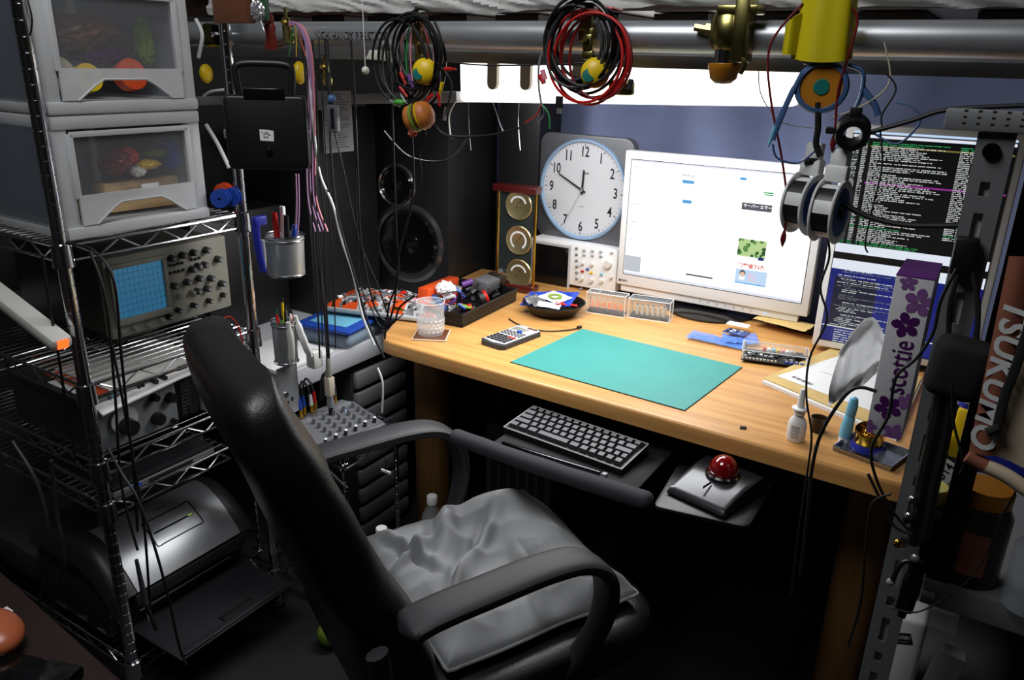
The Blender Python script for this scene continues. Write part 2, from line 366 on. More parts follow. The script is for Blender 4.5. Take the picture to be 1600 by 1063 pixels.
# ================================================================== curtain and slotted upright behind
def cur(u, v):
    x = -.98 + u * 1.80; z = .62 + v * .84
    return (x, .84 + .042 * math.sin(x * 15 + 2.6 * nz(x * 2, z * .9)) + .02 * nz(x * 6, z * 1.4), z)
MB().grid(cur, 170, 20, 'curtain', thick=.003).build('curtain', None, 'blue-grey fabric curtain hanging behind clock and monitors', 'curtain')
t = thing('slotted_upright', 'pale slotted shelf upright beside the loudspeaker, behind the glass weather station', 'shelf upright', (0, 0, 0))
p = P(786, 165, 'y', .6); m = MB(); m.b2((p.x - .009, .6, .3), (p.x + .009, .614, 1.5), 'lightgrey')
m.build('strip', t); m = MB()
for k in range(36):
    z = .5 + k * .027; m.b2((p.x - .0028, .5985, z), (p.x + .0028, .6, z + .017), 'ink')
m.build('slots', t)

# ================================================================== wire racks
def truss(m, a, b, gap=.028, step=.045, r=.0026):
    a = Vector(a); b = Vector(b); L = (b - a).length; n = max(2, round(L / step)); dn = Vector((0, 0, -gap))
    m.cyl(a, b, r * 1.25, 'chrome', n=8); m.cyl(a + dn, b + dn, r * 1.15, 'chrome', n=8)
    pts = [a + (b - a) * ((i + .5) / n) + (dn if i % 2 else Vector((0, 0, 0))) for i in range(n)]
    m.tube(pts, r * .85, 'chrome', smooth=0)
def wire_shelf(parent, x0, x1, y0, y1, z):
    m = MB(); truss(m, (x0, y0, z), (x0, y1, z)); truss(m, (x1, y0, z), (x1, y1, z)); truss(m, (x0, y0, z), (x1, y0, z)); truss(m, (x0, y1, z), (x1, y1, z))
    k = 0; x = x0
    while x > x1:
        m.cyl((x, y0, z + .003), (x, y1, z + .003), .0017, 'chrome', n=6); x -= .024
    m.cyl(((x0 + x1) / 2, y0, z - .002), ((x0 + x1) / 2, y1, z - .002), .0025, 'chrome', n=6)
    return m.build('wire_shelf', parent)
def post(parent, x, y, z0, z1, collars, r=.0125):
    m = MB(); prof = [(0, z0), (r, z0)]
    z = z0
    while z < z1 - .03:
        z += .0254; prof += [(r, z - .0015), (r * .9, z - .0008), (r * .9, z + .0008), (r, z + .0015)]
    prof += [(r, z1), (0, z1)]
    m.lathe(prof, 'chrome', Matrix.Translation((x, y, 0)), 20); o = m.build('post', parent)
    for c in collars:
        MB().lathe([(r + .001, c - .038), (r + .0065, c - .036), (r + .0045, c + .006), (r + .001, c + .008)], 'chrome', Matrix.Translation((x, y, 0)), 20).build('collar', o)
    return o
RX0, RX1, RY0, RY1 = -.755, -1.5, -.885, -.475
SH = dict(top=1.062, scope=.785, gen=.615, lap=.52, prn=.115)
t = thing('wire_rack', 'tall chrome wire rack at left holding drawers, oscilloscope and printer', 'shelving rack', (RX0, (RY0 + RY1) / 2, 0))
def rloc(x, y): return x - RX0, y - (RY0 + RY1) / 2
ya, yb = RY0 - t.location.y, RY1 - t.location.y
for k, z in SH.items(): wire_shelf(t, 0, RX1 - RX0, ya, yb - (.1 if k == 'lap' else 0), z)
for x, y in ((0, ya), (0, yb), (RX1 - RX0, ya), (RX1 - RX0, yb)):
    post(t, x, y, .0, 1.75, list(SH.values()))
for x, y in ((0, ya), (0, yb)): MB().lathe([(0, 0), (.02, 0), (.018, .012), (0, .014)], 'rubber', Matrix.Translation((x, y, 0)), 16).build('foot', t)
# side cart with the mixer
t = thing('wire_cart', 'low chrome wire cart carrying the small audio mixer beside the chair', 'shelving rack', (-.55, -.4, 0))
wire_shelf(t, 0.04, -.34, -.04, .18, .505); wire_shelf(t, 0.04, -.34, -.04, .18, .1)
for x, y in ((.02, -.025), (-.32, -.025), (.02, .165), (-.32, .165)): post(t, x, y, 0, .5, [.5, .1], .006)

# ================================================================== chair
fw = Vector((.454, .891, 0)); rt = Vector((.891, -.454, 0)); CH = Vector((-.08, -.75, 0))
chair = thing('office_chair', 'black leather high-back office chair turned towards the desk', 'chair', CH, math.atan2(-fw.x, fw.y))
# local frame: +Y forward, +X right
def rings(sec, m, mb, cap=True):
    n = len(sec[0]); vs = [p for s in sec for p in s]; fs = []
    for j in range(len(sec) - 1):
        for i in range(n): i2 = (i + 1) % n; fs.append((j * n + i, j * n + i2, (j + 1) * n + i2, (j + 1) * n + i))
    fs.append(tuple(range(n - 1, -1, -1))); fs.append(tuple((len(sec) - 1) * n + i for i in range(n)))
    return mb.add(vs, fs, m)
def sel(a, e=.6): c, s = math.cos(a), math.sin(a); return math.copysign(abs(c) ** e, c), math.copysign(abs(s) ** e, s)
key = [(.40, .0, .215, .06), (.46, .0, .225, .07), (.54, -.015, .23, .07), (.62, -.04, .235, .068), (.7, -.085, .235, .065), (.78, -.115, .23, .062), (.86, -.15, .225, .058), (.92, -.178, .22, .055), (.955, -.195, .21, .05), (.985, -.209, .20, .044), (1.003, -.218, .185, .034), (1.015, -.224, .16, .018), (1.018, -.226, .13, .006)]
def interp(z, k):
    for a, b in zip(key, key[1:]):
        if a[0] <= z <= b[0]:
            q = (z - a[0]) / (b[0] - a[0]); return a[k] + (b[k] - a[k]) * q
    return key[-1][k]
m = MB(); sec = []; zz = [.40 + i * .02 for i in range(28)] + [.955, .968, .982, .993, 1.001, 1.008, 1.014, 1.018]
for z in zz:
    b, w, th = interp(z, 1), interp(z, 2), interp(z, 3); s = []
    for i in range(56):
        cx, sy = sel(2 * PI * i / 56, .55)
        yy = b - th + sy * th
        if sy > 0: yy -= .018 * (1 - cx * cx) * (1 if z < .9 else .3) - .004 * nz(cx * 4, z * 16) 
        s.append((cx * w, yy, z + .004 * nz(cx * 3, z * 9)))
    sec.append(s)
rings(sec, 'leather', m); m.build('backrest', chair)
m = MB(); pts = []
for i in range(-10, 11):
    x = i / 10 * .19; pts.append((x, interp(.86, 1) + .001 - .018 * (1 - (x / .23) ** 2), .86))
m.tube(pts, .0022, 'leather'); m.build('seam', chair)
# seat
m = MB(); sec = []
for z, g in ((.385, .93), (.39, .97), (.41, 1), (.435, 1), (.452, .985), (.462, .94), (.466, .85)):
    sec.append([(sel(2 * PI * i / 56, .42)[0] * .245 * g, .19 + sel(2 * PI * i / 56, .42)[1] * .245 * g, z) for i in range(56)])
rings(sec, 'leather', m); m.build('seat', chair)
# armrests: a padded loop from the back of the seat over to the front
for sx in (1, -1):
    X = .262 * sx
    pts = [(X, -.115, .660), (X, -.07, .672), (X, .02, .678), (X, .12, .682), (X, .19, .672), (X, .235, .635), (X * .98, .25, .57), (X * .95, .235, .5), (X * .88, .2, .435), (X * .78, .14, .40)]
    sp = spline(pts, 7); m = MB(); sec = []; n = 18
    for i, p in enumerate(sp):
        a = sp[max(i - 1, 0)]; b = sp[min(i + 1, len(sp) - 1)]; tg = (b - a).normalized(); side = Vector((1, 0, 0)); up = side.cross(tg).normalized()
        e = min(1, (i + .6) / 3, (len(sp) - i) / 3); wd = (.033 if i < 34 else .033 - .010 * min(1, (i - 34) / 14)) * e; th = .0125 * e
        sec.append([p + side * (sel(2 * PI * k / n, .7)[0] * wd) + up * (sel(2 * PI * k / n, .7)[1] * th) for k in range(n)])
    rings(sec, 'chair_plastic', m); m.build('armrest', chair)
    MB().tube([(X * .8, .13, .40), (X, .0, .42), (X, -.12, .5), (X, -.15, .64)], .012, 'chair_plastic', k=10, flat=1.4).build('arm_bracket', chair)
MB().cyl((0, .18, .1), (0, .18, .385), .028, 'black', n=20).build('gas_column', chair)
for k in range(5):
    a = 2 * PI * k / 5 + .3; d = Vector((math.cos(a), math.sin(a), 0)); o = Vector((0, .18, 0))
    leg = MB().cyl(o + d * .02 + Vector((0, 0, .11)), o + d * .3 + Vector((0, 0, .075)), .022, 'black', r1=.015, n=12).build('leg', chair)
    MB().cyl(o + d * .3 + Vector((-.011, 0, .03)), o + d * .3 + Vector((.011, 0, .03)), .028, 'rubber', n=18).cyl(o + d * .3 + Vector((0, 0, .04)), o + d * .3 + Vector((0, 0, .078)), .008, 'steel', n=8).build('caster', leg)
# cushion
def cush(u, v):
    x = -.205 + .395 * u; y = -.005 + .39 * v
    e = min(u, 1 - u, v, 1 - v); ed = min(1, e / .12) ** .5
    z = .487 + .035 * ed
    z += ed * (.006 * (1 - abs(nz(x * 16 + 4, y * 11, 5)) * 3) + .016 * nz(x * 7 + 1, y * 6, 1) + .010 * nz(x * 18 + y * 10, y * 6 - x * 8, 2))
    # folds that fan out from the far corner
    for (cx, cy, ax, ay, a, s) in ((-.15, .16, .85, -.5, .034, .018), (-.06, .2, .7, -.7, .026, .013), (-.1, .1, .3, -.95, .022, .012), (.05, .22, .95, -.25, .018, .014), (-.12, .05, .95, .3, .016, .011), (0, .12, .8, -.6, .018, .010), (.08, .08, .4, -.9, .012, .010), (.1, .28, .6, .8, .014, .012)):
        px, py = x - cx, y - cy; dd = px * ay - py * ax; al = px * ax + py * ay
        z += ed * a * math.exp(-(dd / s) ** 2) * math.exp(-((al - .03) / .09) ** 2)
        z -= ed * a * .6 * math.exp(-((dd - s * 1.6) / (s * .7)) ** 2) * math.exp(-((al - .03) / .08) ** 2)
    q = math.exp(-((x + .14) / .05) ** 2 - ((y - .27) / .075) ** 2); z += .045 * q
    x += .012 * nz(y * 7, 3) * (1 if u in (0, 1) else .4); y += .012 * nz(x * 7, 8)
    return (x, y, z)
m = MB(); m.grid(cush, 120, 120, 'cloth_grey')
base = len(m.v)
def cushb(u, v):
    x, y, z = cush(u, v); e = min(u, 1 - u, v, 1 - v)
    return (x, y, .485 - .014 * min(1, e / .08) if e > 0 else z)
m.grid(lambda u, v: cushb(1 - u, v), 40, 40, 'cloth_grey')
pts = [cush(a, b) for a, b in [(i / 16, 0) for i in range(16)] + [(1, i / 16) for i in range(16)] + [(1 - i / 16, 1) for i in range(16)] + [(0, 1 - i / 16) for i in range(16)]]
c_ = m.build('seat_cushion', None, 'crumpled grey fabric cushion lying on the black chair seat', 'cushion', loc=CH)
c_.rotation_euler = chair.rotation_euler
MB().tube(pts, .0032, 'cloth_grey', closed=True, smooth=2).build('piping', c_)

# ================================================================== monitor, landscape
def to_plane(px, py, y): p = P(px, py, 'y', y); return p.x, p.z
MY = .50
mon = thing('monitor', 'wide white landscape monitor showing a bright web page', 'monitor', (.02, MY + .06, DZ))
L0 = Vector(mon.location)
def mp(x, y, z): return (x - L0.x, y - L0.y, z - L0.z)
bx0, bx1, bz0, bz1 = -.262, .305, .768, 1.168
m = MB(); m.b2(mp(bx0, MY, bz0), mp(bx1, MY + .035, bz1), 'white', bev=.004); m.b2(mp(bx0 + .06, MY + .035, bz0 + .05), mp(bx1 - .06, MY + .075, bz1 - .04), 'white', bev=.02)
m.build('housing', mon)
sx0, sz0 = bx0 + .022, bz0 + .036; sx1, sz1 = bx1 - .022, bz1 - .024
m = MB(); m.b2(mp(sx0 - .002, MY - .0006, sz0 - .002), mp(sx1 + .002, MY + .002, sz1 + .002), 'darkgrey'); m.build('bezel_gap', mon)
m = MB(); F = at(FRONT, mp(0, MY - .001, 0)); F.translation = Vector((-L0.x, MY - L0.y - .001, -L0.z))
def Q(m, F, x0, z0, x1, z1, mt, off=.0002): m.quad(F, min(x0, x1), min(z0, z1), max(x0, x1), max(z0, z1), mt, off)
Q(m, F, sx0, sz0, sx1, sz1, 'emit_white', 0)
def QP(m, F, y, px0, py0, px1, py1, mt, off=.0004):
    a = to_plane(px0, py0, y); Q(m, F, a[0], a[1], to_plane(px1, py0 + (px1 - px0) * .12, y)[0], to_plane(px0, py1, y)[1], mt, off)
Q(m, F, sx0, sz1 - .004, sx1, sz1, 'emit_faint'); Q(m, F, sx0, sz1 - .009, sx1, sz1 - .0082, 'emit_skyblue'); Q(m, F, sx0, sz0, sx1, sz0 + .007, 'emit_faint')
QP(m, F, MY, 977, 398, 1002, 422, 'emit_grey')
rs = random.Random(3)
for i in range(34):      # side list
    z = sz1 - .02 - i * .0088; Q(m, F, sx0 + .008, z, sx0 + .012 + rs.random() * .022 + .004, z - .0012, 'emit_faint' if i % 6 else 'emit_dim')
def px_text(m, s, px, py, size, mt, F, y=MY, bold=0):
    a = to_plane(px, py, y); m.text(s, size, F @ Matrix.Translation((a[0], a[1], .0006)), mt, ex=0, align='LEFT', bold=bold)
px_text(m, 'tenki.jp', 1067, 273, .012, 'emit_slate', F)
QP(m, F, MY, 1067, 281, 1085, 286, 'emit_blue'); QP(m, F, MY, 1157, 277, 1167, 281, 'emit_blue'); QP(m, F, MY, 1067, 312, 1081, 317, 'emit_blue')
QP(m, F, MY, 1194, 300, 1209, 302, 'emit_green'); QP(m, F, MY, 1194, 303.5, 1209, 305, 'emit_green')
QP(m, F, MY, 1068, 266, 1215, 266.5, 'emit_skyblue')
QP(m, F, MY, 1160, 316, 1207, 327, 'emit_slate'); px_text(m, 'サーバー エラー', 1162, 321, .0105, 'emit_white', F, bold=.0002)
for i in range(11):
    Q(m, F, -.06 + rs.random() * .3, 1.09 - i * .022, -.055 + rs.random() * .31, 1.089 - i * .022, 'emit_faint')
QP(m, F, MY, 1072, 427, 1114, 429.5, 'emit_slate')
# picture tile of leaves and the advert below it
a = to_plane(1155, 372, MY); b = to_plane(1195, 405, MY); Q(m, F, a[0], a[1], b[0], b[1], 'emit_leafpale', .0004)
for i in range(26):
    cx = a[0] + (b[0] - a[0]) * rs.random() ** 1.4; cz = b[1] + (a[1] - b[1]) * rs.random(); s = .004 + .006 * rs.random()
    pts = [(min(max(cx + s * rs.uniform(.5, 1) * math.cos(k), a[0]), b[0]), min(max(cz + s * rs.uniform(.5, 1) * math.sin(k), b[1]), a[1]), .0005 + i * 1e-5) for k in [j * PI / 3 for j in range(6)]]
    m.add(pts, [tuple(range(6))], rs.choice(['emit_leaf', 'emit_leafdark', 'emit_leaf']), F)
QP(m, F, MY, 1185, 402, 1194, 407, 'emit_navy', .001)
a = to_plane(1152, 408, MY); b = to_plane(1196, 449, MY); Q(m, F, a[0], a[1], b[0], b[1], 'emit_skyblue', .0004)
Q(m, F, a[0], a[1], b[0], a[1] - .02, 'emit_white', .0005)
px_text(m, '衝撃値下げ!', 1154, 414, .0135, 'emit_redtext', F, bold=.0004)
p = to_plane(1160, 428, MY)
m.disc(.0085, 'emit_slate', F @ Matrix.Translation((p[0], p[1] + .003, .0006)), n=16); m.disc(.0068, 'emit_skin', F @ Matrix.Translation((p[0], p[1] - .001, .0008)), n=16)
Q(m, F, p[0] - .008, p[1] - .016, p[0] + .008, p[1] - .0075, 'emit_white', .0009)
for i in range(4): Q(m, F, p[0] + .016, p[1] + .004 - i * .006, p[0] + .034 + rs.random() * .008, p[1] + .002 - i * .006, 'emit_pink', .0006)
Q(m, F, a[0], b[1], b[0], b[1] + .003, 'emit_blue', .0006)
m.build('screen', mon, 'screen glowing with a white web page')
m = MB(); m.b2(mp(bx0 + .012, MY + .008, bz0 - .022), mp(bx1 - .025, MY + .03, bz0 + .002), 'white', bev=.003)
for i in range(7): m.b2(mp(.0 + i * .025, MY + .0072, bz0 - .013), mp(.006 + i * .025, MY + .0085, bz0 - .009), 'lightgrey')
m.b2(mp(.19, MY + .0066, bz0 - .0125), mp(.194, MY + .0085, bz0 - .0095), 'led_blue'); m.build('control_strip', mon)
m = MB(); a = (bx0 + .013, bz0 + .014)
m.add([(a[0] - .006, a[1], .0004), (a[0], a[1] - .005, .0004), (a[0] + .003, a[1], .0004), (a[0], a[1] + .005, .0004)], [(0, 1, 2, 3)], 'darkgrey', F)
m.text('EIZO', .0075, F @ Matrix.Translation((a[0] + .005, a[1], .0004)), 'darkgrey', ex=0, align='LEFT', bold=.0002, sx=1.1); m.build('maker_mark', mon)
m = MB(); m.lathe([(0, 0), (.13, 0), (.13, .006), (.1, .014), (0, .016)], 'black_gloss', None, 40); m.b2((-.04, .02, .01), (.04, .045, .28), 'darkgrey', bev=.004); m.build('stand', mon)

# ================================================================== monitor, portrait
PYY = .38
mon = thing('monitor', 'white monitor turned portrait beside the slotted post, showing a text terminal', 'monitor', (.53, PYY + .06, DZ))
L0 = Vector(mon.location)
bx0, bx1, bz0, bz1 = .347, .711, .735, 1.285
m = MB(); m.b2(mp(bx0, PYY, bz0), mp(bx1, PYY + .035, bz1), 'white', bev=.004); m.b2(mp(bx0 + .05, PYY + .03, bz0 + .06), mp(bx1 - .05, PYY + .075, bz1 - .06), 'white', bev=.02); m.build('housing', mon)
F = FRONT.copy(); F.translation = Vector((-L0.x, PYY - L0.y - .001, -L0.z))
sx0, sx1, sz0, sz1 = bx0 + .018, bx1 - .018, bz0 + .02, bz1 - .022
m = MB(); Q(m, F, sx0 - .002, sz0 - .002, sx1 + .002, sz1 + .002, 'darkgrey', -.0002); Q(m, F, sx0, sz0, sx1, sz1, 'emit_black', 0)
def zof(py): return to_plane(1340, py, PYY)[1]
Q(m, F, sx0, zof(214), sx1, sz1, 'emit_faint', .0003); Q(m, F, sx0, zof(207), sx1, zof(204), 'emit_skyblue', .0004)
zt, zb = zof(220), zof(383)
rs = random.Random(5); rows = 58; dz = (zt - zb) / rows
def chars(m, x0, x1, z, h, mt, fill=.62, cw=.0021):
    x = x0
    while x < x1:
        n = rs.randint(2, 9)
        for i in range(n):
            if x >= x1: break
            hh = h * rs.uniform(.55, 1); Q(m, F, x, z, x + cw * .74, z - hh, mt, .0004); x += cw
        x += cw * rs.choice([1, 1, 1, 2])
for i in range(rows):
    z = zt - i * dz; h = dz * .62
    if rs.random() < .07: Q(m, F, sx0 + .04, z + dz * .1, sx1, z - dz * .8, rs.choice(['emit_gold', 'emit_gold', 'emit_magenta']), .0002)
    mt = 'emit_green' if (i in (0, 1) or rs.random() < .12) else 'emit_text'
    chars(m, sx0 + .004, sx0 + .016, z, h, 'emit_textdim' if rs.random() < .3 else mt)
    chars(m, sx0 + .024, sx0 + .034, z, h, mt)
    chars(m, sx0 + .044, sx0 + .05 + rs.random() ** .6 * .16, z, h, mt)
    if i < 50: chars(m, sx0 + .225, sx0 + .262, z, h, mt, cw=.0026); chars(m, sx0 + .268, sx1 - .006, z, h, mt, cw=.0026)
Q(m, F, sx0, zof(397), sx1, zof(383), 'emit_faint', .0004); Q(m, F, sx0 + .006, zof(397), sx1, zof(408), 'emit_black', .0005)
Q(m, F, sx0, zof(424), sx1, zof(408), 'emit_faint', .0004); 
zt, zb = zof(424), zof(515)
Q(m, F, sx0, zb, sx1, zt, 'emit_navydark', .0002); Q(m, F, sx0 + .012, zt - .0, sx1, zt - .02, 'emit_navy', .0003); Q(m, F, sx0, zb, sx0 + .012, zt, 'emit_navy', .0003)
Q(m, F, sx0 + .11, zb, sx1, zt, 'emit_navy', .00025)
rows = 32; dz = (zt - zb) / rows
for i in range(rows):
    z = zt - i * dz
    if rs.random() < .85: ind = rs.choice([0, .008, .014, .02]); chars(m, sx0 + .018 + ind, sx0 + .05 + ind + rs.random() ** 2 * .14, z, dz * .55, 'emit_textdim' if rs.random() < .6 else 'emit_text', cw=.0022)
Q(m, F, sx0, sz0, sx1, zb - .003, 'emit_navy', .0003); Q(m, F, sx0, zb - .003, sx1, zb, 'emit_text', .0003)
for i in range(7): chars(m, sx0 + .03, sx0 + .13, zb - .008 - i * .006, .003, 'emit_text')
m.build('screen', mon, 'screen with white and green text on black over a blue text window')
MB().lathe([(0, 0), (.09, 0), (.09, .006), (.07, .014), (0, .016)], 'black_gloss', Matrix.Translation((0.04, 0.02, 0)), 40).b2((.0, .02, .01), (.08, .045, .28), 'darkgrey', bev=.004).build('stand', mon)
# ================================================================== things on the desk
def on(px, py, z=DZ): return P(px, py, 'z', z)
def clearP(n): return n
# green cutting mat
a, b, c, d = on(797, 567), on(1070, 643), on(1160, 575), on(910, 515)
m = MB(); ctr = (a + b + c + d) / 4
m.prism([(p.x, p.y) for p in (a, b, c, d)], DZ + .0003, DZ + .0018, 'ink'); m.prism([(p.x, p.y) for p in [q + (q - ctr) * -.004 for q in (a, b, c, d)]], DZ + .0018, DZ + .0026, 'mat_green')
m.build('desk_mat', None, 'plain teal green work mat in the middle of the desk', 'mat')

# glass on coaster
g = on(673, 524); 
m = MB(); m.b2((-.045, -.045, 0), (.045, .045, .004), 'cream', bev=.001)
for i in range(6):
    for j in range(6):
        if (i + j) % 2 == 0: m.b2((-.042 + i * .014, -.042 + j * .014, .004), (-.03 + i * .014, -.03 + j * .014, .0044), 'brown')
m.b2((-.042, -.042, .0036), (.042, .042, .0042), 'brown')
rz = math.radians(28)
m.build('coaster', None, 'square brown patterned coaster under the cut glass tumbler', 'coaster', loc=(g.x + .004, g.y - .002, DZ + .0002), rot=(0, 0, rz))
t = thing('glass_tumbler', 'empty cut glass tumbler standing on a coaster at the left desk end', 'glass', (g.x, g.y, DZ + .0052))
m = MB(); prof = [(0, 0), (.032, 0), (.034, .004), (.036, .05), (.038, .088), (.0365, .088), (.034, .05), (.031, .014), (.0, .012)]
m.lathe(prof, 'glass_wall', None, 40); m.build('bowl', t); MB().ring(.0374, .0009, 'acrylic_edge', Matrix.Translation((0, 0, .088)), 40).build('rim', t)
m = MB()
for i in range(18):
    for j in range(4):
        a0 = 2 * PI * (i + .5 * (j % 2)) / 18; r = .0352 + j * .0003; z = .008 + j * .0095
        for da, mt in ((-.16, 0), (.16, 1)):
            pass
        pts = [(r * math.cos(a0 - .17), r * math.sin(a0 - .17), z + .005), (r * math.cos(a0), r * math.sin(a0), z), (r * math.cos(a0 + .17), r * math.sin(a0 + .17), z + .005), (r * math.cos(a0), r * math.sin(a0), z + .01), ((r + .0016) * math.cos(a0), (r + .0016) * math.sin(a0), z + .005)]
        m.add(pts, [(0, 1, 4), (1, 2, 4), (2, 3, 4), (3, 0, 4)], 'cut_glass')
m.build('cut_pattern', t, 'diamond-cut lower wall of the glass')

# calculator
a, b, c = on(768, 548), on(752, 540), on(832, 513)
cc = on(799, 531); dirv = (on(842, 517) - on(768, 545)); ca = math.atan2(dirv.y, dirv.x) - PI / 2
t = thing('calculator', 'grey scientific calculator lying between the tumbler and the green mat', 'calculator', (cc.x, cc.y, DZ + .0003), ca)
W, H = .040, .082
m = MB(); m.prism([(-W, -H + .01), (-W + .01, -H), (W - .01, -H), (W, -H + .01), (W + .001, H - .012), (W - .012, H), (-W + .012, H), (-W - .001, H - .012)], 0, .013, 'darkgrey', bev=.002)
m.prism([(-W + .004, -H + .014), (0, -H + .006), (W - .004, -H + .014), (W - .002, H - .012), (W - .012, H - .004), (-W + .012, H - .004), (-W + .002, H - .012)], .013, .0142, 'lightgrey', bev=.0006); m.build('case', t)
MB().b2((-.030, .034, .0142), (.012, .058, .0146), 'scope_face', bev=.0002).build('display', t, 'grey-green display')
MB().b2((.0, .064, .0142), (.030, .074, .0146), 'brown').build('solar_panel', t)
m = MB()
for i in range(6):
    for j in range(3): m.box((-.028 + i * .0112, .018 - j * .011, .0152), (.0075, .0045, .0026), 'ink', bev=.001)
m.build('function_key', t)
m = MB()
for i in range(5):
    for j in range(4): m.box((-.026 + i * .013, -.022 - j * .0125, .0156), (.0098, .0068, .0036), 'red' if (j == 0 and i > 2) else 'ink', bev=.0012)
m.build('number_key', t); MB().lathe([(0, 0), (.008, 0), (.007, .003), (0, .003)], 'blue', Matrix.Translation((.004, .028, .0142)), 18).build('cursor_pad', t)

# black tray of odds and ends
p = on(722, 513); TX = on(795, 475)
dv = (on(812, 468) - on(722, 513)); ta = math.atan2(dv.y, dv.x)
t = thing('parts_tray', 'black ridged plastic tray heaped with small parts behind the tumbler', 'tray', (p.x, p.y, DZ + .0003), ta)
m = MB(); L, Wd, Hh = .30, .20, .038
for k in range(4): m.b2((-.0008 * k, -.0008 * k, k * .0095), (L + .0008 * k, .006, k * .0095 + .009), 'black', bev=.001); m.b2((-.0008 * k, 0, k * .0095), (.006, Wd, k * .0095 + .009), 'black', bev=.001)
m.b2((0, 0, 0), (L, Wd, .005), 'black'); m.b2((0, Wd - .005, 0), (L, Wd, Hh), 'black'); m.b2((L - .005, 0, 0), (L, Wd, Hh), 'black'); m.build('tray_body', t)
m = MB(); m.tube([(-.003, -.003, Hh), (L + .003, -.003, Hh), (L + .003, Wd, Hh), (-.003, Wd, Hh)], .003, 'black', closed=True, smooth=0); m.build('rim', t)
TM = t.matrix_basis if False else Matrix.Translation(t.location) @ Matrix.Rotation(ta, 4, 'Z')
def tp(x, y, z): return TM @ Vector((x, y, z))
def crumple(c, r, mt, seed, n=16):
    m = MB(); r = r if isinstance(r, tuple) else (r, r, r)
    bm = bmesh.new(); bmesh.ops.create_icosphere(bm, subdivisions=4, radius=1)
    for v in bm.verts:
        k = .78 + .35 * abs(nz(v.co.x * 3 + seed, v.co.y * 3, v.co.z * 3)) + .18 * nz(v.co.x * 8, v.co.y * 8 + seed, v.co.z * 8)
        v.co = Vector((v.co.x * r[0] * k, v.co.y * r[1] * k, v.co.z * r[2] * k)) 
    m.bm(bm, mt, Matrix.Translation(Vector(c))); return m
o = crumple(tp(.10, .12, .068), (.034, .03, .022), 'paper', 3); o.build('crumpled_paper', None, 'crumpled white and blue wrapper on top of the tray heap', 'wrapper')
m = MB(); q = tp(.14, .17, .045); m.box(q, (.19, .035, .05), 'wash_orange', bev=.004, rot=(0, .05, ta + .1)); q2 = q + Vector((0, -.0, .0)); m.box(q + Vector((-.02, -.018, .006)), (.11, .001, .012), 'purple', rot=(0, .05, ta + .1))
m.build('orange_packet', None, 'bright orange packet with a purple stripe at the back of the tray', 'packet')
t2 = thing('project_box', 'dark grey screwed metal box resting on the right end of the tray', 'box', tp(.245, .06, .046), (0.15, 0, ta - .05))
MB().b2((-.05, -.02, -.0), (.022, .03, .03), 'midgrey', bev=.001).build('box_body', t2); MB().b2((.022, -.021, .0), (.055, .031, .031), 'black', bev=.001).build('box_end', t2)
for x in (-.042, .014): MB().cyl((x, -.0205, .015), (x, -.022, .015), .003, 'brass', n=10).build('screw', t2)
t2 = thing('toy_wheel', 'small black toy wheel with a red rim in the tray heap', 'toy wheel', tp(.155, .03, .04), (PI / 2 - .3, 0, ta + .9))  # a toy wheel, black tyre with red rim
MB().lathe([(.006, -.01), (.019, -.01), (.021, 0), (.019, .01), (.006, .01)], 'rubber', None, 26).build('tyre', t2); MB().lathe([(.014, .011), (.020, .013), (.022, .010), (.02, .004)], 'red', None, 26).build('rim', t2)
MB().box(tp(.05, .025, .044), (.04, .02, .005), 'lettuce', bev=.002, rot=(.1, .1, .6)).build('yellow_label_chip', None, 'small pale yellow-green piece at the near end of the tray heap', 'part')
m = MB(); m.box(tp(.0, .075, .058), (.014, .075, .012), 'pcb', bev=.002, rot=(.25, .1, ta - .5))
for i in range(8): m.box(tp(.0, .075, .0655) + Vector((.0, -.03 + i * .008, 0)), (.008, .002, .001), 'lightblue', rot=(.2, .1, ta - .5))
m.build('blue_connector_strip', None, 'blue dotted connector strip leaning over the tray behind the tumbler', 'electronic part')
rr = random.Random(11)
for i in range(26):
    mt = rr.choice(['black', 'darkgrey', 'silver', 'ink', 'midgrey', 'red', 'white', 'purple', 'brown', 'blue', 'acrylic_edge', 'black', 'darkgrey'])
    m = MB(); q = tp(.025 + rr.random() * .24, .02 + rr.random() * .15, .018 + rr.random() * .032)
    s = (.008 + rr.random() * .03, .006 + rr.random() * .02, .006 + rr.random() * .014)
    if i % 3: m.box(q, s, mt, bev=.002, rot=(rr.random(), rr.random(), rr.random() * 3))
    else: m.cyl(q, q + Vector((s[0], s[1], .01)), .004 + rr.random() * .007, mt, n=14)
    m.build('small_part', None, 'one of the small loose electronic parts heaped in the black tray', 'part', 'loose parts in the black tray')
m = MB(); m.tube([tp(.02, .1, .07), tp(.06, .06, .078), tp(.1, .05, .06), tp(.15, .06, .062), tp(.2, .07, .07)], .0022, 'cable'); m.build('cable', None, 'short black cable looping over the tray heap', 'cable')
# media player leaning behind the tumbler
q = on(672, 460, .78)
t = thing('handheld_screen', 'small silver-rimmed handheld player tilted behind the tumbler', 'media player', P(671, 466, 'y', .09) + Vector((0, 0, -.008)), (.62, .12, -.32))
MB().b2((-.043, -.028, -.004), (.043, .028, .004), 'silver', bev=.003).build('case', t); MB().b2((-.034, -.022, .0035), (.034, .022, .0046), 'black_gloss', bev=.0005).build('display', t)

